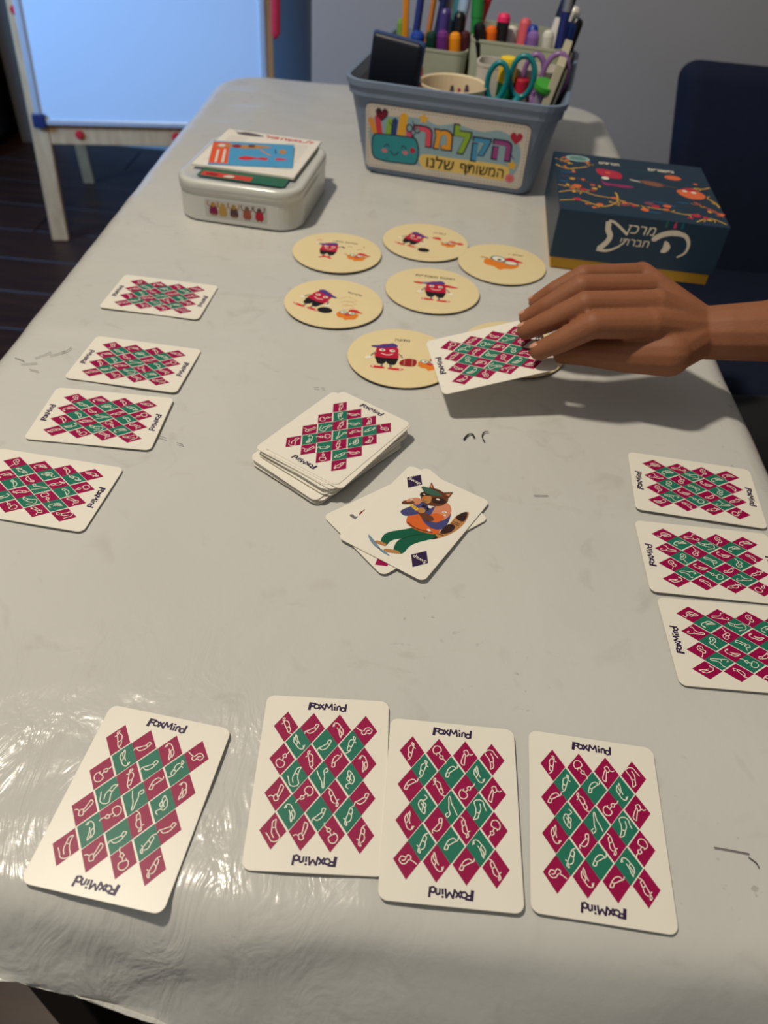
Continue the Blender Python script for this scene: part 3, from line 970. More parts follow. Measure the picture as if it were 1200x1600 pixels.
for (x, c1, c2) in ((-24, (120, 24, 70), (160, 120, 60)), (-14, (168, 136, 70), (168, 136, 70)), (-2, (80, 56, 60), (140, 96, 80)), (12, (150, 76, 60), (110, 84, 66)), (25, (170, 20, 50), (90, 60, 50))):
    a = ink('fig%d' % (c1[0] + c1[2]), c1); bb = ink('figb%d' % (c2[0] + c2[2]), c2)
    P.blob([(x - 4, -6), (x - 3.5, 2), (x, 4), (x + 3.5, 2), (x + 4, -6)], a, 2)
    P.ell(x, 4, 2.4, 2.6, bb, 3); P.stroke([(x - 3, 1), (x - 6, 4), (x - 5.5, 7.5)], 1.1, bb, 3); P.stroke([(x + 3, 1), (x + 5.5, 4), (x + 5.5, 7.5)], 1.1, bb, 3)
    P.stroke([(x - 1.5, -5), (x - 2, -8)], 1.1, bb, 3, smooth=False); P.stroke([(x + 1.5, -5), (x + 2, -8)], 1.1, bb, 3, smooth=False)
P.build('figure_print', tin, Matrix.Translation((0.0, -TD / 2 - 0.0001, 0.0155)) @ Matrix.Rotation(pi / 2, 4, 'X'))


def sheet(name, w, h, th, M, mat_, parent=None, curl=0.0):
    bm = bmesh.new()
    n = 10
    top = []; 
    V = {}
    for k in (0, 1):
        for j in range(n + 1):
            for i in range(n + 1):
                x = -w / 2 + w * i / n; y = -h / 2 + h * j / n
                z = curl * ((x / w) ** 2 * 2 + max(0, -y / h) ** 2 * 3) + k * th
                V[k, i, j] = bm.verts.new((x, y, z))
    for j in range(n):
        for i in range(n):
            bm.faces.new((V[1, i, j], V[1, i + 1, j], V[1, i + 1, j + 1], V[1, i, j + 1]))
            bm.faces.new((V[0, i, j + 1], V[0, i + 1, j + 1], V[0, i + 1, j], V[0, i, j]))
    for i in range(n):
        bm.faces.new((V[0, i, 0], V[0, i + 1, 0], V[1, i + 1, 0], V[1, i, 0]))
        bm.faces.new((V[0, i + 1, n], V[0, i, n], V[1, i, n], V[1, i + 1, n]))
        bm.faces.new((V[0, 0, i + 1], V[0, 0, i], V[1, 0, i], V[1, 0, i + 1]))
        bm.faces.new((V[0, n, i], V[0, n, i + 1], V[1, n, i + 1], V[1, n, i]))
    return obj(name, bm, mat_, parent, M, smooth=False)


M_PAPER = mat('white_paper', (218, 214, 206), rough=0.7, var=0.02)
RZ = lambda d: Matrix.Rotation(radians(d), 4, 'Z')
tz = T + 0.0422
g1 = sheet('game_card', 0.092, 0.060, 0.0008, Matrix.Translation((-0.1740, 0.8240, tz)) @ RZ(-7), mat('green_card', (36, 96, 72), rough=0.4))
tag(g1, 'green and red game card lying lowest on the tin, its front edge showing', 'card')
P = Print(); P.poly([(-43, -28), (10, -28), (10, -17), (-43, -17)], ink('card_red', (196, 62, 48)), 1)
P.blob([(-20, -25), (-12, -26), (-8, -22), (-14, -20)], CREAMINK, 2)
P.blob([(-38, -25), (-28, -26), (-26, -21), (-36, -20)], ink('card_dark_red', (140, 30, 30)), 2)
P.build('cover_print', g1, Matrix.Translation((0, 0, 0.0008)))
g2 = sheet('instruction_booklet', 0.110, 0.118, 0.0022, Matrix.Translation((-0.1720, 0.8740, tz + 0.0012)) @ RZ(-7), M_PAPER)
tag(g2, 'white instruction booklet with a red title, lying on the tin', 'booklet')
P = Print()
P.text(heb('לעמשחתול'), 20, 50.5, 56, ink('title_red', (190, 18, 56)), 2, h=10, rot=0.0, offset=0.03)
P.blob([(-42, 50), (-34, 56), (-22, 55), (-10, 50), (-16, 46), (-30, 45), (-38, 46)], ink('grey_animal', (96, 90, 92)), 2)
P.stroke([(-40, 52), (-46, 56)], 1.2, ink('grey_animal', (96, 90, 92)), 2, smooth=False)
for k in range(16):
    P.stroke([(20, 38 - k * 5.2), (46, 38 - k * 5.2)], 0.9, ink('text_grey', (168, 164, 158)), 2, smooth=False)
    P.stroke([(-46, 38 - k * 5.2), (-24, 38 - k * 5.2)], 0.9, ink('text_grey', (168, 164, 158)), 2, smooth=False)
P.build('page_print', g2, Matrix.Translation((0, 0, 0.0022)))
g3 = sheet('leaflet', 0.088, 0.064, 0.0014, Matrix.Translation((-0.1770, 0.8600, tz + 0.0040)) @ RZ(7) @ Matrix.Rotation(radians(2), 4, 'X'), mat('sky_blue_card', (74, 150, 196), rough=0.35))
tag(g3, 'blue leaflet with an orange side strip, on top of the papers on the tin', 'leaflet')
P = Print()
P.poly([(-44, -29), (-24, -29), (-26, 29), (-44, 29)], ink('strip_orange', (216, 84, 40)), 1)
P.poly([(-38, -26), (-35.5, -26), (-35.5, 8), (-38, 8)], CREAMINK, 2); P.poly([(-31, -26), (-28, -26), (-28.5, 10), (-31, 10)], CREAMINK, 2)
P.blob([(-40, 20), (-30, 25), (-10, 24), (0, 26), (20, 22), (10, 17), (-8, 14), (-24, 16), (-38, 14)], TAN, 3)
P.ell(-18, 20, 5, 5, ink('card_dark_red', (140, 30, 30)), 4); P.ell(-2, 22, 4, 4, BROWN, 4); P.ell(-34, 20, 4, 4, CREAMINK, 4)
P.blob([(-14, -12), (-8, -7), (0, -8), (6, -10), (12, -8), (12, -15), (4, -14), (-4, -17), (-12, -16)], ink('fish_red', (200, 44, 40)), 3)
P.ell(14, -12, 3.4, 3.6, ink('fish_red', (200, 44, 40)), 3); P.blob([(24, -10), (30, -8), (38, -11), (28, -14)], SHOE, 3)
P.stroke([(8, 12), (14, 4), (20, -2)], 2.0, PEACH, 3); P.ell(32, 10, 4, 6.5, TAN, 3); P.stroke([(24, 16), (25, 4)], 1.0, BLACK, 3, smooth=False)
P.build('cover_print', g3, Matrix.Translation((0, 0, 0.0014)))

# ------------------------------------------------------------------ dark blue game box
M_BOX = mat('petrol_board', (12, 44, 66), rough=0.42, var=0.03)
M_BOXT = mat('petrol_board_top', (14, 46, 66), rough=0.35, var=0.03)
M_YEL = mat('mustard_board', (206, 152, 24), rough=0.5)
BW, BD = 0.164, 0.166
bx = empty('game_box', (0.2290, 0.8300, T), radians(-3.5))
tag(bx, 'dark petrol-blue game box with a mustard base and painted branches on the lid', 'box')
b = bmesh.new(); add_box(b, (0, 0, 0.0100 + 0.0002), (BW - 0.006, BD - 0.006, 0.020), bevel=0.0008, seg=1); obj('base', b, M_YEL, bx)
b = bmesh.new(); add_box(b, (0, 0, 0.0365), (BW, BD, 0.049), bevel=0.0010, seg=2)
lid = obj('lid', b, M_BOX, bx)
lid['label'] = 'petrol-blue lid with white lettering'
P = Print()
GOLD = ink('gold', (206, 160, 60)); ROSE = ink('rose', (176, 40, 66)); CORAL = ink('coral', (214, 104, 60)); MAUVE = ink('mauve', (120, 66, 84)); SKY = ink('streak_blue', (34, 92, 136))
rnd = random.Random(3)


def branch(P, pts, w=1.5, m=GOLD, twigs=6, seed=0):
    r = random.Random(seed)
    P.stroke(pts, w, m, 2, k=8)
    C = catmull(pts, 8)
    for _ in range(twigs):
        i = r.randrange(2, len(C) - 2)
        x, y = C[i]; a = r.uniform(0, 2 * pi); l = r.uniform(4, 10)
        q = (x + l * cos(a), y + l * sin(a))
        if abs(q[0]) > 78 or abs(q[1]) > 78: continue
        P.stroke([(x, y), (x + l * .5 * cos(a + .4), y + l * .5 * sin(a + .4)), q], w * 0.6, m, 2)
        if r.random() < .7: P.ell(q[0], q[1], r.uniform(1.6, 3.2), r.uniform(1.6, 3.0), r.choice((ROSE, CORAL, MAUVE, GOLD, CORAL)), 3)


branch(P, [(-81, -40), (-62, -30), (-45, -38), (-25, -42), (-5, -52), (20, -56), (40, -62), (55, -58)], 1.6, seed=1, twigs=12)
branch(P, [(-81, -62), (-60, -56), (-40, -66), (-25, -52), (-22, -36), (-23, -24)], 1.8, seed=2, twigs=7)
branch(P, [(-81, -20), (-66, -22), (-50, -30)], 1.4, seed=3, twigs=6)
branch(P, [(-81, 40), (-70, 30), (-58, 36), (-46, 44), (-42, 52)], 2.0, seed=4, twigs=7)
branch(P, [(-81, 60), (-72, 54), (-62, 46)], 1.6, seed=5, twigs=5)
branch(P, [(-76, 8), (-60, 4), (-48, -4), (-36, -8)], 1.2, MAUVE, seed=6, twigs=5)
branch(P, [(48, -4), (52, 8), (62, 12), (72, 14), (80, 20)], 1.8, seed=7, twigs=4)
branch(P, [(56, -26), (66, -38), (74, -46), (79, -58)], 1.5, CORAL, seed=8, twigs=8)
branch(P, [(50, -78), (60, -68), (68, -66), (79, -76)], 1.6, GOLD, seed=9, twigs=6)
branch(P, [(72, -12), (78, -22), (80, -34)], 2.0, GOLD, seed=10, twigs=6)
for (x, y, l) in ((20, -38, 18), (44, -32, 14), (60, 0, 16), (-70, 20, 14), (-75, -8, 10), (10, -66, 16), (30, -44, 12)):
    P.ell(x, y, l / 2, 1.1, SKY, 2)
P.ell(-56, 66, 13.5, 9.5, ink('badge_pale', (150, 178, 178)), 3); P.ell(-56, 66, 10, 6.5, ink('badge_teal', (92, 132, 128)), 4)
P.text(heb('חברתיים'), -22, 60, 22, WHITE, 4, h=6.2, offset=0.03)
P.text(heb('כישורים'), 34, 56, 28, WHITE, 4, h=6.6, offset=0.03)
P.text(heb('משחק חברתי'), 6, 46, 34, ink('faint_teal', (44, 92, 106)), 4, h=3.6)
P.ell(44, 38, 9, 6.8, CORAL, 3)
P.blob([(-37, 40), (-36, 24), (-24, 16), (-13, 18), (-12, 32), (-20, 39)], ROSE, 4); P.ell(-26, 31, 3, 2.6, CORAL, 5); P.ell(-30, 14, 4, 4, WHITE, 5)
P.blob([(-35, 6), (-32, -6), (-22, -6), (-16, -8), (-4, -6), (-4, -2), (-18, -1), (-30, 0)], ink('plum', (150, 40, 96)), 4)
P.blob([(6, 16), (12, 20), (24, 18), (32, 12), (26, 6), (14, 8)], ink('cocoa', (130, 84, 68)), 4); P.stroke([(-4, 18), (8, 14)], 1.8, WHITE, 4, smooth=False)
P.stroke([(28, 12), (44, 8)], 1.2, ink('cocoa', (130, 84, 68)), 4, smooth=False)
P.blob([(43, 2), (45, -10), (54, -18), (66, -16), (71, -6), (66, 4), (56, 8)], CORAL, 4)
P.blob([(48, 5), (56, 12), (64, 8), (62, 3)], ROSE, 5); P.ell(51, 2, 2.6, 2.4, WHITE, 6); P.ell(60, 0, 2.8, 2.4, WHITE, 6)
for (x, y, r, c) in ((-62, -18, 8, CORAL), (-56, -26, 6, ROSE), (-44, -20, 5, GOLD), (-64, -54, 7, ROSE), (-42, -62, 6, CORAL), (8, -44, 8, MAUVE), (14, -50, 7, ROSE), (26, -46, 7, CORAL), (2, -62, 7, CORAL), (52, -62, 8, ROSE), (-18, -56, 6, MAUVE), (78, -52, 6, CORAL), (66, 26, 4, CORAL)):
    P.blob([(x - r * .6, y), (x - r * .1, y + r * .5), (x + r * .6, y + r * .3), (x + r * .4, y - r * .45), (x - r * .2, y - r * .5)], c, 5)
P.build('painted_lid_print', lid, Matrix.Translation((0, 0, 0.0610)))
P = Print()
OW = ink('logo_cream', (214, 204, 186))
P.stroke([(-12, 7), (-20, 13), (-28, 18), (-33, 18.5)], 2.4, OW, 2, k=6)
P.stroke([(-33, 18), (-31.5, 10), (-28, 4), (-30, -3), (-36, -10)], 5.2, OW, 3, k=6)
P.stroke([(-37.5, -10.5), (-28, -11), (-18, -6), (-11, 2)], 3.4, OW, 2, k=6, taper=True)
P.stroke([(14.5, 6), (20, 10.5), (28, 13.5), (36, 14)], 5.4, OW, 2, k=6)
P.stroke([(35, 14), (43, 12), (48, 5), (47.5, -4), (41, -9.5)], 4.8, OW, 3, k=6, taper=True)
P.ell(14.6, 6, 2.8, 2.4, OW, 3)
P.blob([(25, 5), (29, 4), (32, -1), (29, -6), (24, -6), (25, -1)], OW, 3)
P.text(heb('מרכז'), 0, 13, 27, OW, 4, h=8.5, shear=0.15, offset=0.005)
P.text(heb('חברתי'), -3, 0, 28, OW, 4, h=6.5, shear=0.1, offset=0.005)
for x, c in ((22, (40, 96, 84)), (30, (190, 60, 104)), (37, (20, 92, 116))):
    P.blob([(x - 1.4, 19), (x, 25.5), (x + 1.4, 19)], ink('flame%d' % c[0], c), 3)
P.build('logo_print', lid, Matrix.Translation((0.0, -BD / 2 - 0.0001, 0.036)) @ Matrix.Rotation(pi / 2, 4, 'X'))

# ------------------------------------------------------------------ grey-blue storage bin and what stands in it
M_BIN = mat('blue_grey_plastic', (112, 128, 152), rough=0.42, var=0.03, bump=0.1, bscale=400)
YB = radians(-9.6)
BO = Vector((0.0363, 0.9560, T))             # centre of the front bottom edge
MB = Matrix.Translation(BO) @ Matrix.Rotation(YB, 4, 'Z')
bin_ = empty('storage_bin', (0, 0, 0), M=MB)
tag(bin_, 'grey-blue plastic storage bin full of pens, with a colourful pencil-case label', 'storage bin')


def bring(z, w, d, y0, r, n=6):
    return [Vector((x, y, z)) for x, y in rrect(w, d, r, n, 0, y0 + d / 2)]


b = bmesh.new()
HB = 0.106
prof = [(0.0, 0.200, 0.236, 0.002, .018), (0.003, 0.208, 0.242, 0.000, .020), (0.089, 0.240, 0.272, -0.018, .024), (0.0895, 0.246, 0.278, -0.021, .025),
        (0.099, 0.248, 0.280, -0.022, .026), (0.0995, 0.252, 0.284, -0.024, .027), (HB, 0.254, 0.286, -0.025, .028), (HB + .001, 0.250, 0.282, -0.023, .027),
        (HB, 0.244, 0.276, -0.020, .025), (0.095, 0.236, 0.268, -0.016, .023), (0.006, 0.204, 0.238, 0.004, .017)]
add_loft(b, [bring(*p) for p in prof], cap0=True, cap1=True)
obj('bin_body', recalc(b), M_BIN, bin_)
# label on the slanted front
slope = atan2(0.018, 0.091)
ML = Matrix.Translation((-0.003, -0.0098, 0.0455)) @ Matrix.Rotation(pi / 2 + slope, 4, 'X')
b = bmesh.new(); lp = rrect(0.190, 0.076, 0.007, 5)
add_loft(b, [[Vector((x, y, 0)) for x, y in lp], [Vector((x, y, 0.0008)) for x, y in lp]])
lab = obj('name_label', b, mat('label_cream', (206, 196, 184), rough=0.3), bin_, ML)
lab['label'] = 'laminated cream label with coloured Hebrew letters'
P = Print()
LB = ink('label_blue', (142, 172, 184)); DK = ink('outline', (44, 40, 66))
pts = [(-88, 20), (-60, 27), (-30, 29), (-10, 24), (10, 28), (40, 24), (62, 28), (84, 16), (88, -6), (80, -24), (50, -30), (20, -27), (-10, -31), (-40, -26), (-70, -30), (-88, -16)]
P.blob(pts, LB, 1)
for k in range(46):
    x = -90 + k * 4
    for y in (35.0, -35.0): P.stroke([(x, y), (x + 2, y)], 0.6, ink('stitch', (120, 120, 132)), 2, smooth=False)
for k in range(17):
    y = -32 + k * 4
    for x in (-92, 92): P.stroke([(x, y), (x, y + 2)], 0.6, ink('stitch', (120, 120, 132)), 2, smooth=False)
LET = [('ה', 66, (152, 66, 132)), ('ק', 42, (66, 148, 192)), ('ל', 19, (142, 178, 56)), ('מ', -3, (232, 158, 48)), ('ר', -27, (220, 82, 104))]
for ch, x, c in LET:
    if ch == 'ל': y, w, h = 12, 20, 33
    elif ch == 'ק': y, w, h = 4, 20, 28
    else: y, w, h = 8, 21, 23
    y -= 0.03 * x
    P.text(ch, x, y, w + 2.4, DK, 3, h=h + 2.4, offset=0.055)
    P.text(ch, x, y, w - 1.4, ink('letter%d' % c[0], c), 4, h=h - 1.4, offset=0.035)
P.blob([(-26, -13), (10, -12), (50, -11), (74, -12), (78, -20), (72, -30), (30, -29), (-10, -30), (-27, -27)], ink('label_yellow', (230, 196, 110)), 2)
P.text(heb('שלנו'), -4, -20, 33, BLACK, 5, h=15, offset=0.012)
P.text(heb('המשותר'), 46, -21.5, 52, BLACK, 5, h=11, offset=0.012)
P.stroke([(27.2, -18), (27.2, -30)], 1.9, BLACK, 6, smooth=False)      # final letter pe: long leg and inner curl
P.stroke([(21.2, -17), (21.2, -21.5), (24.2, -21.8)], 1.8, BLACK, 6)
# smiling pencil case
P.blob([(-88, -8), (-86, 2), (-78, 5), (-40, 6), (-33, 2), (-30, -10), (-32, -24), (-40, -28), (-78, -28), (-87, -22)], DK, 3)
P.blob([(-86.5, -8), (-84.5, 1), (-77, 3.6), (-41, 4.6), (-34.5, 1), (-31.6, -10), (-33.5, -23), (-41, -26.5), (-77, -26.5), (-85.5, -21)], ink('case_teal', (46, 142, 152)), 4)
P.stroke([(-72, -10), (-69, -7), (-66, -10)], 1.2, DK, 5); P.stroke([(-52, -9), (-49, -6), (-46, -9)], 1.2, DK, 5); P.stroke([(-65, -14), (-60, -19), (-54, -14)], 1.3, DK, 5)
P.ell(-72, -15, 3.4, 2.6, ink('cheek', (214, 120, 140)), 5); P.ell(-47, -14, 3.4, 2.6, ink('cheek', (214, 120, 140)), 5); P.ell(-38, -10, 3.4, 3.6, ROSE, 5)
for (x, c, h, t) in ((-84, (226, 150, 60), 16, -.3), (-78, (206, 60, 80), 20, -.15), (-68, (140, 178, 60), 18, .1), (-62, (40, 62, 120), 19, .1), (-53, (232, 170, 50), 26, .12), (-43, (210, 80, 110), 10, 0)):
    w = 7 if h != 26 else 9.5
    P.poly([(x - w / 2, 4), (x + w / 2, 4), (x + w / 2 + t * h, 4 + h), (x + t * h, 7 + h), (x - w / 2 + t * h, 4 + h)], ink('stick%d' % (c[0] + c[1]), c), 2)
for x in (-43, -34): P.ell(x, 16, 4.2, 5, DK, 3); P.ell(x, 16, 2.6, 3.4, LB, 4)
P.stroke([(-41, 11), (-36, 4)], 1.4, DK, 3, smooth=False); P.stroke([(-36, 11), (-41, 4)], 1.4, DK, 3, smooth=False)


def heart(P, x, y, s, m):
    P.poly([(x + s * p, y + s * q) for p, q in ((0, -6), (-5, -1), (-6, 3), (-3.5, 5.5), (-1, 5), (0, 2.5), (1, 5), (3.5, 5.5), (6, 3), (5, -1))], m, 4)


def star(P, x, y, s, m):
    P.poly([(x + s * (6 if i % 2 == 0 else 3) * sin(i * pi / 5), y + s * (6 if i % 2 == 0 else 3) * cos(i * pi / 5)) for i in range(10)], m, 4)


heart(P, -76, 27, 1.3, DK); P.layer = 5; heart(P, -76, 27, 1.0, ROSE); heart(P, 80, 22, 1.2, ROSE)
star(P, -27, 29, 1.1, ink('star', (230, 176, 60))); star(P, 80, -10, 1.1, ink('star', (230, 176, 60)))
P.ell(80, -26, 5.5, 5.5, ink('cheek', (214, 120, 140)), 3); P.ell(80, -26, 2.5, 2.5, CORAL, 4)
for (a, b2) in (((-67, 20), (-63, 14)), ((-61, 24), (-58, 17)), ((-40, 25), (-37, 18)), ((70, 8), (73, 1)), ((76, 4), (81, -2))):
    P.stroke([a, b2], 1.0, DK, 3, smooth=False)
P.build('label_print', lab, Matrix.Translation((0, 0, 0.0008)))

M_CUP = mat('sage_plastic', (172, 178, 158), rough=0.45)
M_CUP2 = mat('off_white_plastic', (198, 194, 186), rough=0.5)
M_CUP3 = mat('cream_plastic', (222, 204, 172), rough=0.45)


def W2L(p): return MB.inverted() @ (Vector(p) + Vector((0, 0, T)))


def square_cup(name, cx, cy, w, d, h, m, label, yaw=YB):
    b = bmesh.new()
    R = lambda z, k, r: [Vector((x, y, z)) for x, y in rrect(w - 2 * k, d - 2 * k, r, 5)]
    add_loft(b, [R(0, .004, .010), R(.002, .003, .011), R(h - .004, .0006, .013), R(h - .003, 0, .014), R(h, 0, .014), R(h, .0022, .012), R(.004, .0055, .009)])
    o = obj(name, recalc(b), m)
    o.location = (cx, cy, T + 0.0065); o.rotation_euler = (0, 0, yaw)
    tag(o, label, 'pen cup', 'cups inside the storage bin')
    return o


square_cup('pen_cup', 0.0190, 1.1290, 0.074, 0.084, 0.1065, M_CUP, 'sage green square pen cup at the left back of the bin')
square_cup('pen_cup', 0.1175, 1.1380, 0.116, 0.118, 0.1215, M_CUP, 'wide sage green pen cup at the right back of the bin')
square_cup('pen_cup', 0.1120, 1.0500, 0.100, 0.044, 0.107, M_CUP2, 'low off-white cup in front of the wide pen cup, behind the scissors')
b = bmesh.new()
add_lathe(b, [(0.030, 0), (0.031, 0.002), (0.0390, 0.084), (0.0405, 0.0845), (0.0408, 0.0868), (0.0398, 0.0875), (0.0378, 0.086), (0.0300, 0.004)], 40)
o = obj('round_tub', recalc(b), M_CUP3, smooth=False); o.location = (0.0350, 1.0130, T + 0.0095)
tag(o, 'round cream tub holding crayons at the front of the bin', 'tub', 'cups inside the storage bin')

# dark flat case leaning in the front left corner
b = bmesh.new()
add_box(b, (0, 0, 0.045), (0.0585, 0.010, 0.124), bevel=0.0045, seg=3)
cs = obj('phone_case', b, mat('dark_navy_plastic', (6, 16, 32), rough=0.5))
cs.location = (-0.0420, 1.008, T + 0.034); cs.rotation_euler = (radians(4), radians(6), radians(-12))
tag(cs, 'dark navy flat case standing upright at the left front of the bin', 'case')
b = bmesh.new(); add_box(b, (0.0008, 0.0030, 0.045), (0.0620, 0.0080, 0.1270), bevel=0.003, seg=2)
ed = obj('blue_edge', b, mat('blue_rubber', (36, 62, 112), rough=0.5), cs); ed['label'] = 'blue rubber edge'

PEN_C = dict(amber=(206, 132, 22), navy=(24, 36, 104), orange_wood=(182, 112, 44), dark_blue=(22, 28, 82), violet=(66, 52, 122), grey=(150, 150, 150),
             teal=(62, 128, 146), pale_blue=(160, 186, 214), red=(196, 22, 26), black=(12, 14, 20), dark_green=(10, 56, 44), purple=(110, 44, 126),
             orange_yellow=(240, 150, 26), maroon=(70, 24, 34), lime=(112, 146, 60), blue=(24, 64, 156), coral=(196, 66, 50), green=(36, 132, 60),
             orange=(238, 110, 24), white=(214, 212, 204), salmon=(214, 92, 104), lavender=(134, 100, 170), magenta=(158, 30, 96), dark_purple=(58, 22, 60),
             pink_top=(14, 14, 20), black_white=(14, 22, 38))
PENS = [["pencil", "amber", 0.0042, [-0.0328, 1.15, 0.1791], [-0.0272, 1.13, 0.1251]], ["pen", "navy", 0.0048, [-0.011, 1.15, 0.1841], [-0.0185, 1.12, 0.1229]],
        ["pencil", "orange_wood", 0.004, [0.006, 1.16, 0.1873], [-0.0038, 1.13, 0.1199]], ["pen", "dark_blue", 0.0045, [0.0193, 1.15, 0.1831], [0.0042, 1.12, 0.1155]],
        ["marker", "violet", 0.0075, [0.0196, 1.14, 0.1485], [0.0169, 1.13, 0.118]], ["pen", "grey", 0.005, [0.0252, 1.16, 0.1688], [0.0243, 1.14, 0.1308]],
        ["pen", "teal", 0.0045, [0.0339, 1.16, 0.1761], [0.0325, 1.14, 0.1244]], ["pen", "pale_blue", 0.006, [0.0451, 1.15, 0.1752], [0.0382, 1.14, 0.1249]],
        ["marker", "red", 0.007, [0.0709, 1.15, 0.1685], [0.0445, 1.13, 0.1259]], ["marker", "black", 0.0075, [0.0375, 1.13, 0.1476], [0.0382, 1.12, 0.1175]],
        ["marker", "dark_green", 0.007, [0.0038, 1.11, 0.128], [0.0056, 1.11, 0.1042]], ["marker", "purple", 0.0075, [0.018, 1.105, 0.1308], [0.0201, 1.105, 0.1065]],
        ["marker", "orange_yellow", 0.0072, [0.0332, 1.105, 0.13], [0.0353, 1.105, 0.1077]], ["marker", "maroon", 0.0068, [0.0459, 1.11, 0.1314], [0.0474, 1.11, 0.109]],
        ["marker", "lime", 0.006, [-0.036, 1.15, 0.1312], [-0.0314, 1.14, 0.1122]], ["marker", "blue", 0.009, [-0.013, 1.12, 0.1247], [-0.0127, 1.12, 0.0962]],
        ["crayon", "coral", 0.0055, [-0.0072, 1.04, 0.1144], [-0.0072, 1.03, 0.0859]], ["marker", "green", 0.0078, [0.0559, 1.13, 0.179], [0.0635, 1.11, 0.1258]],
        ["marker", "black", 0.0075, [0.0611, 1.095, 0.1443], [0.065, 1.095, 0.1186]], ["marker", "orange", 0.0072, [0.0766, 1.1, 0.1412], [0.0793, 1.1, 0.1152]],
        ["marker", "pink_top", 0.0078, [0.091, 1.11, 0.152], [0.0896, 1.1, 0.116]], ["pen", "white", 0.007, [0.1051, 1.13, 0.1377], [0.1063, 1.12, 0.1145]],
        ["marker", "salmon", 0.0072, [0.1191, 1.12, 0.149], [0.1162, 1.1, 0.1154]], ["marker", "blue", 0.007, [0.1287, 1.11, 0.1448], [0.1257, 1.1, 0.1161]],
        ["marker", "lavender", 0.0075, [0.1277, 1.09, 0.1418], [0.129, 1.09, 0.1158]], ["marker", "black_white", 0.009, [0.1738, 1.15, 0.1817], [0.144, 1.12, 0.1175]],
        ["marker", "white", 0.007, [0.1453, 1.09, 0.1439], [0.1473, 1.09, 0.1159]], ["pen", "navy", 0.0055, [0.1662, 1.12, 0.189], [0.1609, 1.095, 0.1145]],
        ["marker", "blue", 0.008, [0.1763, 1.13, 0.1475], [0.1722, 1.12, 0.1184]], ["marker", "black", 0.0075, [0.1881, 1.15, 0.1489], [0.1851, 1.14, 0.1187]],
        ["marker", "white", 0.0075, [0.1867, 1.18, 0.156], [0.1849, 1.17, 0.1234]], ["crayon", "red", 0.0042, [0.0137, 1.03, 0.0829], [0.019, 1.02, 0.065]],
        ["crayon", "black", 0.0045, [0.0347, 1.03, 0.0894], [0.0354, 1.02, 0.0656]], ["crayon", "magenta", 0.004, [0.0431, 1.025, 0.0884], [0.0452, 1.02, 0.0662]],
        ["crayon", "dark_purple", 0.0045, [0.0522, 1.03, 0.0914], [0.0531, 1.02, 0.0669]]]
PEN_L = ['yellow pencil standing tallest at the left back of the bin', 'navy blue pen leaning beside the yellow pencil', 'orange-brown pencil between two dark blue pens',
         'dark blue pen leaning behind the violet marker', 'thick violet marker in the left cup', 'grey pen with a metallic end in the left cup', 'teal pen at the back of the left cup',
         'pale blue pen at the right of the left cup', 'red marker leaning far to the right out of the left cup', 'black marker in the left cup, above the orange-yellow cap',
         'dark green marker cap at the front of the left cup', 'purple marker cap at the front of the left cup', 'orange-yellow marker cap at the front of the left cup',
         'maroon marker cap in the right corner of the left cup', 'small lime green cap beside the yellow pencil', 'thick blue marker right behind the dark navy case',
         'coral red crayon squeezed beside the dark navy case', 'tall green marker at the left of the wide cup', 'black cap in front of the tall green marker',
         'bright orange marker cap in the wide cup', 'black marker with a pink end in the wide cup', 'white pen behind the black and pink marker', 'salmon pink marker in the wide cup',
         'blue marker just right of the salmon pink one', 'lavender marker cap at the front of the wide cup', 'thick black marker with white body leaning right', 'white marker cap at the front right of the wide cup',
         'long navy pen with a metal end leaning right in the wide cup', 'blue marker cap at the right end of the wide cup', 'black marker at the far right of the wide cup',
         'white marker behind the leaning navy pen', 'red crayon in the round tub', 'black crayon in the round tub', 'magenta crayon in the round tub', 'dark purple crayon in the round tub']
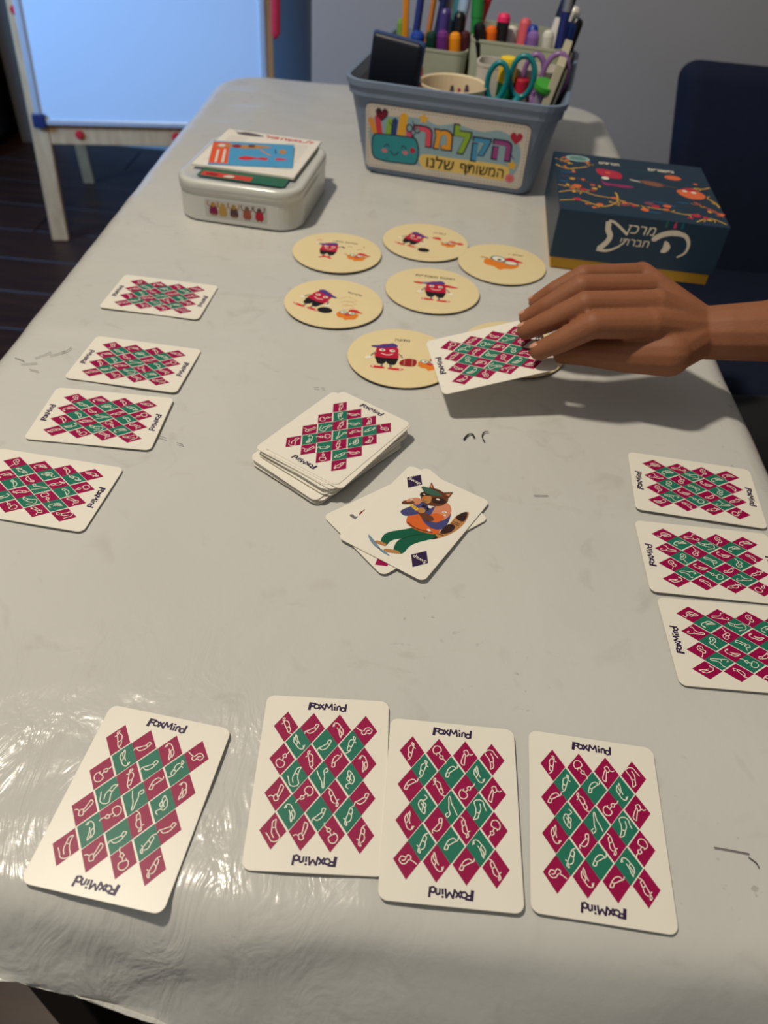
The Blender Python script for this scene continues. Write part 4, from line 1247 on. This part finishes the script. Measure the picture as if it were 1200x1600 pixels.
for (kind, cn, r, a, c), lab_ in zip(PENS, PEN_L):
    a = Vector(a) + Vector((0, 0, T)); c = Vector(c) + Vector((0, 0, T))
    d = (a - c).normalized()
    zb = T + 0.014
    t = (c.z - zb) / max(d.z, 0.3)
    # the foot stays inside its cup
    foot = c - d * t
    hor = Vector((foot.x - c.x, foot.y - c.y, 0))
    if hor.length > 0.016: foot = Vector((c.x, c.y, 0)) + hor.normalized() * 0.016; foot.z = zb
    if foot.x > 0.158 and kind != 'crayon': foot.x = 0.158
    Mz, ln = frame_z(foot, a)
    m = mat('pen_' + cn, PEN_C[cn], rough=0.32, var=0.03)
    root = empty(kind, (0, 0, 0), M=Mz)
    tag(root, lab_, kind, 'writing tools in the bin')
    if kind == 'pencil':
        b = bmesh.new(); add_lathe(b, [(r * .2, 0), (r, .012), (r, ln - .012)], 6); obj('shaft', b, m, root)
        b = bmesh.new(); add_lathe(b, [(r * 1.02, ln - .012), (r * 1.02, ln - .006), (r, ln - .006), (r * .9, ln)], 10); obj('eraser', b, mat('eraser_pink', (190, 110, 100)), root)
    elif kind == 'crayon':
        b = bmesh.new(); add_lathe(b, [(r, 0), (r, ln - .012), (r * .8, ln - .010), (r * .35, ln)], 12); obj('stick', b, m, root, smooth=False)
    elif kind == 'pen':
        b = bmesh.new(); add_lathe(b, [(r * .4, 0), (r, .014), (r, ln - .03)], 14); obj('barrel', b, m, root)
        b = bmesh.new(); add_lathe(b, [(r * 1.06, ln - .03), (r * 1.06, ln - .004), (r * .7, ln)], 14); cp = obj('cap', b, m if cn != 'navy' else mat('pen_metal', (170, 172, 180), rough=.25, metal=.8), root)
        b = bmesh.new(); add_box(b, (r * 1.25, 0, ln - .018), (r * .4, r * .6, .026), bevel=.0005, seg=1); obj('clip', b, m, root)
    else:
        body = mat('pen_white', PEN_C['white'], rough=.32) if cn in ('black_white',) else m
        b = bmesh.new(); add_lathe(b, [(r * .85, 0), (r * .92, .004), (r * .92, ln - .036)], 18); obj('barrel', b, body, root)
        b = bmesh.new(); add_lathe(b, [(r, ln - .036), (r, ln - .006), (r * .82, ln - .002), (r * .45, ln)], 18)
        cm = mat('pen_pink', (232, 40, 100), rough=.3) if cn == 'pink_top' else m
        if cn == 'pink_top':
            obj('cap', b, m, root)
            b = bmesh.new(); add_lathe(b, [(r * 1.02, ln - .008), (r * 1.02, ln - .003), (r * .8, ln + .001), (r * .4, ln + .002)], 18); obj('pink_end', b, cm, root)
        else: obj('cap', b, cm, root, smooth=False)


# scissors: two pairs standing with the handles up
def scissors(name, loops, pivot, tip, m, label, r=0.0032):
    root = empty(name, (0, 0, 0))
    root.location = tuple(Vector(tip) + Vector((0, 0, T)))
    tag(root, label, 'scissors', 'scissors in the bin')
    off = -Vector(tip)
    for (cx, cy, cz, w, h, tilt) in loops:
        pts = []
        for k in range(22):
            a = 2 * pi * k / 22
            x = w * cos(a); z = h * sin(a) * (1.0 if sin(a) > 0 else 1.1)
            X = x * cos(tilt) + z * sin(tilt); Z = -x * sin(tilt) + z * cos(tilt)
            pts.append(Vector((cx + X, cy - X * 0.16, cz + Z)) + off)
        b = bmesh.new(); add_tube(b, pts, r, 8, closed=True)
        # shank from the loop down to the pivot
        lo = Vector((cx + h * sin(tilt) * -1, cy, cz - h * cos(tilt))) + off
        add_tube(b, [lo, (lo + Vector(pivot) + off) / 2 + Vector((0, 0, -.004)), Vector(pivot) + off], [r * 1.3, r * 1.8, r * 1.4], 8)
        obj('handle', b, m, root, smooth=True)
    for s in (-1, 1):
        b = bmesh.new()
        P0 = Vector(pivot) + off
        w = 0.0045
        pr = [(P0 + Vector((-w, s * .0008, .006))), (P0 + Vector((w, s * .0008, .006))), (P0 * .5 + Vector((w * .8, s * .0008, 0))), Vector((0.001 * s, s * .0008, 0)), (P0 * .5 + Vector((-w * .8, s * .0008, 0)))]
        add_loft(b, [pr, [p + Vector((0, .001, 0)) for p in pr]])
        obj('blade', recalc(b), mat('steel', (180, 184, 190), rough=.25, metal=.9), root)
    b = bmesh.new(); add_lathe(b, [(.003, -.003), (.003, .003)], 12, Matrix.Translation(Vector(pivot) + off) @ Matrix.Rotation(pi / 2, 4, 'X')); obj('rivet', b, MATS['steel'], root)


scissors('scissors', [(0.0850, 1.002, 0.1055, 0.0110, 0.0190, 0.10), (0.1135, 1.006, 0.1120, 0.0135, 0.0205, 0.0)], (0.1010, 1.002, 0.070), (0.1000, 1.002, 0.012),
         mat('teal_plastic', (10, 124, 132), rough=.3), 'teal-handled scissors standing in the bin right of the round tub')
scissors('scissors', [(0.1275, 1.020, 0.1120, 0.0110, 0.0200, 0.05), (0.1515, 1.014, 0.1120, 0.0140, 0.0245, 0.12)], (0.1385, 1.016, 0.070), (0.1390, 1.016, 0.012),
         mat('lilac_plastic', (136, 100, 156), rough=.3), 'lilac-handled scissors at the right front of the bin')
# glue stick
gs = empty('glue_stick', (0.0965, 1.017, T + 0.0135)); tag(gs, 'yellow and green glue stick behind the teal scissors', 'glue stick')
b = bmesh.new(); add_lathe(b, [(.0095, 0), (.0098, .002), (.0098, .088)], 22); obj('tube', b, mat('glue_green', (12, 140, 96), rough=.35), gs)
b = bmesh.new(); add_lathe(b, [(.0104, .0885), (.0104, .110), (.0098, .1135), (.006, .1145)], 22); obj('cap', b, mat('glue_yellow', (240, 206, 40), rough=.35), gs)
# transparent little pot with green lid
pt_ = empty('glitter_pot', (0.1270, 1.0080, T + 0.0290)); tag(pt_, 'small pot with a round green lid leaning between the scissors', 'pot')
MP = Matrix.Rotation(radians(17), 4, 'X') @ Matrix.Rotation(radians(8), 4, 'Y')
b = bmesh.new(); add_lathe(b, [(.0070, .004), (.0075, .070), (.0082, .080)], 20, MP); obj('pot', b, mat('lilac_clear', (150, 140, 170), rough=.3), pt_)
b = bmesh.new(); add_lathe(b, [(.0120, .0805), (.0128, .083), (.0120, .0875), (.006, .089)], 26, MP); obj('lid', b, mat('leaf_green', (58, 150, 50), rough=.4), pt_)
rj = empty('lip_balm', (0.1150, 1.016, T + 0.0135)); tag(rj, 'small tube with a red band behind the teal scissors', 'tube')
b = bmesh.new(); add_lathe(b, [(.0085, 0), (.0085, .078)], 18); obj('tube', b, mat('pale_tube', (206, 196, 190)), rj)
b = bmesh.new(); add_lathe(b, [(.0089, .078), (.0089, .092), (.008, .094)], 18); obj('red_band', b, mat('band_red', (190, 30, 56)), rj)
# folded cream cards along the right side of the bin
for k, (dx, hh, w) in enumerate(((-0.008, 0.128, 0.130), (0.0005, 0.116, 0.120))):
    b = bmesh.new(); add_box(b, (0, 0, hh / 2), ((0.0095, 0.0030)[k], w, hh), bevel=0.0007, seg=1)
    s_ = obj('cardboard_sheet', b, mat('buff_board', (188, 182, 156), rough=.6))
    base = MB @ Vector((0.0930 + dx, 0.100, 0.0085))
    s_.location = base; s_.rotation_euler = (0, radians(11.5), YB - radians(1))
    tag(s_, ['tall cream cardboard sheet standing along the right side of the bin', 'shorter cream cardboard sheet outermost at the right side of the bin'][k], 'cardboard', 'cardboard sheets in the bin')

# ------------------------------------------------------------------ easel
M_BOARD = mat('whiteboard_enamel', (206, 216, 224), rough=0.32, var=0.01, scale=5)
M_ALU = mat('aluminium', (196, 200, 206), rough=0.35, metal=0.5)
M_REDP = mat('red_plastic', (206, 34, 44), rough=0.35)
M_CORN = mat('navy_plastic', (16, 34, 78), rough=0.4)
# board plane: lower left corner, lower right, leaning away upwards
EX0, EX1 = -1.085, -0.415
LZ, LY = T - 0.405, 2.30
lean = radians(9)
yaw = radians(12)
ea = empty('easel', (-0.762, 2.345, 0), yaw)
tag(ea, 'wooden easel with a whiteboard lit pale blue, standing beyond the table', 'easel')


def epos(x, s, off=0.0):
    """point on the leaning board plane: x along, s metres up from the floor along the slope"""
    return Vector((x, s * sin(lean) - off * cos(lean) - 0.035, s * cos(lean) - off * sin(lean)))


Rl = Matrix.Rotation(-lean, 3, 'X')
HWE = 0.325
sB, sT = 0.338, 1.02
for s in (-1, 1):
    b = bmesh.new(); add_box(b, epos(s * (HWE - 0.003), 0.60), (0.048, 0.026, 1.20), rot=Rl, bevel=0.003)
    obj('front_leg', b, M_PINE, ea)
    b = bmesh.new(); p0 = Vector((s * (HWE - 0.030), 0.43, 0.002)); p1 = epos(s * (HWE - 0.030), 1.14) + Vector((0, .03, 0))
    Mz, ln = frame_z(p0, p1)
    add_box(b, Mz @ Vector((0, 0, ln / 2)), (0.036, 0.022, ln), rot=Mz.to_3x3(), bevel=0.002)
    obj('rear_leg', b, M_PINE, ea)
b = bmesh.new(); add_box(b, epos(0, sB - 0.040, -0.0), (2 * HWE - 0.056, 0.022, 0.052), rot=Rl, bevel=0.002)
rail = obj('rail', b, M_PINE, ea)
for x in (-0.215, 0.055, 0.215):
    b = bmesh.new(); add_lathe(b, [(.012, 0), (.012, .006), (.008, .010)], 16, Matrix.Translation(epos(x, sB - 0.036, 0.011)) @ Rl.to_4x4() @ Matrix.Rotation(pi / 2, 4, 'X')); obj('red_knob', b, M_REDP, rail)
b = bmesh.new(); add_box(b, epos(0, (sB + sT) / 2, 0.020), (2 * HWE - 0.02, 0.008, sT - sB), rot=Rl, bevel=0.001, seg=1)
obj('whiteboard', b, M_BOARD, ea)
for s in (-1, 1):
    b = bmesh.new(); add_box(b, epos(s * (HWE - 0.008), (sB + sT) / 2, 0.022), (0.016, 0.016, sT - sB), rot=Rl, bevel=0.002); obj('frame_side', b, M_ALU, ea)
for q in (sB, sT):
    b = bmesh.new(); add_box(b, epos(0, q, 0.022), (2 * HWE - 0.02, 0.016, 0.014), rot=Rl, bevel=0.002); obj('frame_edge', b, M_ALU, ea)
for s in (-1, 1):
    b = bmesh.new(); add_box(b, epos(s * (HWE - 0.010), sB + 0.004, 0.024), (0.036, 0.022, 0.036), rot=Rl, bevel=0.004); obj('corner_cap', b, M_CORN, ea)
b = bmesh.new(); add_lathe(b, [(.011, 0), (.011, .006), (.007, .010)], 16, Matrix.Translation(epos(-HWE - 0.002, 0.60, 0.013)) @ Rl.to_4x4() @ Matrix.Rotation(pi / 2, 4, 'X')); obj('red_knob', b, M_REDP, ea)
# red roll holder rod hanging at the right side of the easel
b = bmesh.new(); add_tube(b, [(-0.4145 + 0.004, 2.372, T - 0.170), (-0.4145 + 0.004, 2.380, T - 0.160), (-0.409, 2.41, T + 0.10)], [0.006, 0.0135, 0.0135], 14)
rr_ = obj('red_rod', b, M_REDP)
tag(rr_, 'red plastic rod hanging beside the right leg of the easel', 'rod')

# ------------------------------------------------------------------ chairs
M_NAVY = mat('navy_velvet', (17, 27, 50), rough=0.85, spec=0.3, var=0.12, scale=60, bump=0.2, bscale=300)
M_METAL = mat('black_metal', (10, 10, 12), rough=0.4, metal=0.6)


def chair(loc, rz, label):
    """front faces -y, origin on the floor under the seat"""
    r = empty('upholstered_chair', loc, rz)
    tag(r, label, 'chair')
    b = bmesh.new(); add_box(b, (0, 0, 0.435), (0.45, 0.44, 0.09), bevel=0.03, seg=4); obj('seat', b, M_NAVY, r, smooth=True)
    b = bmesh.new()
    add_box(b, (0, 0.235, 0.585), (0.46, 0.065, 0.42), rot=Matrix.Rotation(radians(-9), 3, 'X'), bevel=0.030, seg=5)
    for v in b.verts: v.co.x *= 1 + 0.75 * (v.co.z - 0.60)
    obj('backrest', b, M_NAVY, r, smooth=True)
    for sx in (-1, 1):
        for sy in (-1, 1):
            b = bmesh.new(); add_tube(b, [(sx * .19, sy * .17, .40), (sx * .215, sy * .20, 0.0)], [.016, .011], 12); obj('leg', b, M_METAL, r)
    return r


ch1 = chair((0.672, 1.19, 0), radians(-2), 'navy upholstered chair standing behind the dark blue game box')
ch2 = chair((0.66, 0.68, 0), radians(-90), 'navy upholstered chair at the right side of the table carrying the player')

# ------------------------------------------------------------------ the player: one continuous body, clothes as children
M_SKIN = mat('skin', (136, 86, 58), rough=0.6, spec=0.35, var=0.05, scale=60, bump=0.12, bscale=500, sss=0.12)
M_SHIRT = mat('black_shirt', (14, 15, 20), rough=0.9, bump=0.2, bscale=400)
M_PANTS = mat('dark_trousers', (12, 14, 20), rough=0.9)
M_HAIR = mat('dark_hair', (22, 15, 12), rough=0.6, bump=0.5, bscale=300, stretch=(1, 1, .2))


def capsule(bm, a, c, ra, rc, n=14, flat=None):
    a = Vector(a); c = Vector(c)
    d = c - a
    L_ = d.length
    if L_ < 1e-6:
        bmesh.ops.create_icosphere(bm, subdivisions=3, radius=ra, matrix=Matrix.Translation(a)); return
    Mz, ln = frame_z(a, c)
    prof = []
    for k in range(1, 7):
        t = k / 6 * pi / 2
        prof.append((ra * sin(t), -ra * cos(t)))
    for k in range(0, 6):
        t = k / 6 * pi / 2
        prof.append((rc * cos(t), ln + rc * sin(t)))
    prof = [(ra * .06, -ra)] + prof + [(rc * .06, ln + rc)]
    if flat:
        nrm, k = flat
        # flatten across the given world direction
        lz = Mz.to_3x3().inverted() @ Vector(nrm)
        ang = atan2(lz.y, lz.x)
        Mz = Mz @ Matrix.Rotation(ang, 4, 'Z') @ Matrix.Diagonal((k, 1, 1, 1))
    add_lathe(bm, prof, n, Mz)


def chain(bm, pts, rs, flat=None):
    for i in range(len(pts) - 1):
        capsule(bm, pts[i], pts[i + 1], rs[i], rs[i + 1], flat=flat)


def fuse(name, bm, voxel, smooth_it, m, parent=None, keep=None):
    o = obj(name, recalc(bm), None)
    r = o.modifiers.new('r', 'REMESH'); r.mode = 'VOXEL'; r.voxel_size = voxel; r.adaptivity = 0.0
    s = o.modifiers.new('s', 'SMOOTH'); s.factor = 0.5; s.iterations = smooth_it
    bpy.context.view_layer.update()
    me = bpy.data.meshes.new_from_object(o.evaluated_get(bpy.context.evaluated_depsgraph_get()))
    old = o.data
    bpy.data.objects.remove(o); bpy.data.meshes.remove(old)
    me.name = name
    return me


def up(p): return Vector((p[0], p[1], p[2] + T))


SH = Vector((0.60, 0.56, T + 0.235))        # right shoulder is on the camera side? the player faces -x, so the right arm is at +y
HAND = dict(pk=[(0.184, 0.5799, 0.080), (0.1350, 0.5606, 0.084), (0.1165, 0.5607, 0.070), (0.1050, 0.5652, 0.057)],
            rg=[(0.1886, 0.5551, 0.083), (0.1300, 0.5365, 0.087), (0.1090, 0.5367, 0.069), (0.0965, 0.5414, 0.0555)],
            md=[(0.1862, 0.5304, 0.082), (0.1311, 0.5163, 0.084), (0.1092, 0.5198, 0.066), (0.0945, 0.5249, 0.0535)],
            ix=[(0.1806, 0.5124, 0.075), (0.1359, 0.4998, 0.077), (0.1166, 0.5011, 0.061), (0.1029, 0.5028, 0.0505)],
            th=[(0.1980, 0.5060, 0.056), (0.1680, 0.5090, 0.051), (0.1440, 0.5190, 0.044), (0.1245, 0.5290, 0.0345)])
RAD = dict(pk=[.0100, .0088, .0078, .0064], rg=[.0106, .0092, .0080, .0068], md=[.0108, .0094, .0082, .0070], ix=[.0110, .0099, .0086, .0070], th=[.0170, .0140, .0112, .0080])
bm = bmesh.new()
for k in HAND: chain(bm, [up(p) for p in HAND[k]], RAD[k])
WR = up((0.2280, 0.5345, 0.0600))
for k in ('pk', 'rg', 'md', 'ix'):
    chain(bm, [WR + (up(HAND[k][0]) - WR) * 0.12, up(HAND[k][0])], [.0175, RAD[k][0] * 1.06])
chain(bm, [WR, up(HAND['th'][0]), up(HAND['th'][1])], [.0180, .0160, .0125])
chain(bm, [up((0.205, 0.545, 0.060)), up((0.190, 0.548, 0.066))], [.017, .013])
chain(bm, [up((0.200, 0.528, 0.052)), up((0.182, 0.522, 0.056))], [.018, .015])
chain(bm, [WR, up((0.2465, 0.5310, 0.0645)), up((0.2739, 0.5300, 0.069)), up((0.42, 0.545, 0.103)), up((0.455, 0.556, 0.112))], [.0215, .0228, .0245, .032, .033], flat=((0, 0.3, 1), 0.93))
ARM_ME = fuse('arm', bm, 0.0012, 4, None)
EL = up((0.455, 0.556, 0.112))
SHR = Vector((0.63, 0.70, T + 0.245))       # right shoulder? the reaching arm hangs from the near side
bm = bmesh.new()
HIP = Vector((0.70, 0.68, 0.56)); CHEST = Vector((0.665, 0.68, 0.88)); NECK = Vector((0.655, 0.68, 1.03)); HEAD = Vector((0.625, 0.68, 1.165))
SR, SL = CHEST + Vector((-.01, .135, .075)), CHEST + Vector((-.01, -.125, .075))
chain(bm, [HIP, (HIP + CHEST) / 2, CHEST], [.105, .095, .108], flat=((1, 0, 0), .78))
chain(bm, [HIP + Vector((0, -.05, 0)), HIP + Vector((0, .05, 0))], [.085, .085])
chain(bm, [SL, CHEST + Vector((0, 0, .09)), SR], [.048, .062, .048])
chain(bm, [CHEST + Vector((0, 0, .08)), NECK, HEAD + Vector((.015, 0, -.05))], [.055, .043, .046])
# head with face relief
chain(bm, [HEAD + Vector((.012, 0, .030)), HEAD + Vector((-.010, 0, -.045))], [.083, .056])
chain(bm, [HEAD + Vector((-.064, 0, .012)), HEAD + Vector((-.072, 0, -.018))], [.007, .010])     # nose
chain(bm, [HEAD + Vector((-.058, -.014, -.050)), HEAD + Vector((-.058, .014, -.050))], [.007, .007])  # lips
for s in (-1, 1):
    chain(bm, [HEAD + Vector((.008, s * .080, .012)), HEAD + Vector((.004, s * .080, -.020))], [.015, .010])   # ears
    chain(bm, [HIP + Vector((-.02, s * .075, -.03)), Vector((0.40, 0.68 + s * .10, 0.515)), Vector((0.38, 0.68 + s * .10, 0.12)), Vector((0.37, 0.68 + s * .10, 0.045))], [.080, .056, .038, .032])
    chain(bm, [Vector((0.385, 0.68 + s * .10, 0.038)), Vector((0.26, 0.68 + s * .105, 0.030))], [.034, .026])
# far arm resting in the lap, with fingers
chain(bm, [SR, Vector((0.68, 0.86, 0.74)), Vector((0.58, 0.78, 0.62))], [.044, .034, .022])
chain(bm, [Vector((0.58, 0.78, 0.62)), Vector((0.535, 0.77, 0.605))], [.024, .022])
for q in range(4): chain(bm, [Vector((0.535, 0.752 + q * .013, 0.607)), Vector((0.505, 0.750 + q * .013, 0.603)), Vector((0.485, 0.750 + q * .013, 0.590))], [.009, .008, .007])
chain(bm, [Vector((0.56, 0.755, 0.612)), Vector((0.535, 0.738, 0.606))], [.011, .008])
# upper arm of the reaching side, joined to the forearm at the elbow
chain(bm, [SL, SL + (EL - SL) * .5 + Vector((.01, -.005, -.015)), EL + Vector((.004, 0, 0)), EL + (up((0.42, .552, .105)) - EL)], [.047, .040, .0335, .0310])
BODY_ME = fuse('body', bm, 0.0045, 4, None)
bb = bmesh.new(); bb.from_mesh(BODY_ME); bb.from_mesh(ARM_ME)
person = obj('person', bb, M_SKIN, smooth=True)
tag(person, 'person seated at the right in dark clothes, bare forearm reaching in, hand holding a card', 'person')
# clothes: loose shells around torso, sleeves, legs
b = bmesh.new()
chain(b, [HIP + Vector((0, 0, -.03)), (HIP + CHEST) / 2, CHEST], [.130, .112, .118], flat=((1, 0, 0), .80))
chain(b, [SL, CHEST + Vector((0, 0, .085)), SR], [.058, .070, .058])
chain(b, [SL, SL + (EL - SL) * .58 + Vector((.01, -.005, -.017))], [.058, .054])
chain(b, [SR, SR + (Vector((0.68, 0.86, 0.74)) - SR) * .7], [.056, .050])
me = fuse('shirt', b, 0.005, 6, None); o = obj('shirt', me, M_SHIRT, person, smooth=True)
b = bmesh.new()
chain(b, [HIP + Vector((0, -.05, -.02)), HIP + Vector((0, .05, -.02))], [.096, .096])
for s in (-1, 1):
    chain(b, [HIP + Vector((-.02, s * .075, -.03)), Vector((0.40, 0.68 + s * .10, 0.515)), Vector((0.38, 0.68 + s * .10, 0.12))], [.088, .066, .052])
me = fuse('trousers', b, 0.006, 6, None); obj('trousers', me, M_PANTS, person, smooth=True)
b = bmesh.new(); chain(b, [HEAD + Vector((.016, 0, .050)), HEAD + Vector((.034, 0, -.01))], [.087, .080])
me = fuse('hair', b, 0.005, 3, None); obj('hair', me, M_HAIR, person, smooth=True)
for s in (-1, 1):
    b = bmesh.new(); add_lathe(b, [(.001, -.009), (.006, -.006), (.009, 0), (.006, .006), (.001, .009)], 14, Matrix.Translation(HEAD + Vector((-.0560, s * .028, .010)))); obj('eye', b, mat('eye_dark', (30, 22, 20), rough=.2), person, smooth=True)
for s in (-1, 1):
    b = bmesh.new(); add_box(b, (0.315, 0.68 + s * .103, 0.032), (0.20, 0.080, 0.060), bevel=0.024, seg=3); obj('shoe', b, MATS['dark_trousers'], person, smooth=True)
# fingernails
M_NAIL = mat('nail', (196, 142, 118), rough=0.3)
for k in ('pk', 'rg', 'md', 'ix'):
    a, c = up(HAND[k][2]), up(HAND[k][3])
    d = (c - a).normalized(); side = d.cross(Vector((0, 0, 1))).normalized(); n_ = side.cross(d).normalized()
    rr = RAD[k][3]
    R3 = Matrix((side, d, n_)).transposed().to_4x4(); R3.translation = c + n_ * rr * 0.80 + d * rr * 0.1
    b = bmesh.new(); add_lathe(b, [(rr * .1, rr * .22), (rr * .4, rr * .15), (rr * .5, 0), (rr * .3, -rr * .1)], 12, R3 @ Matrix.Diagonal((1, 1.35, 1, 1)))
    obj('fingernail', b, M_NAIL, person, smooth=True)
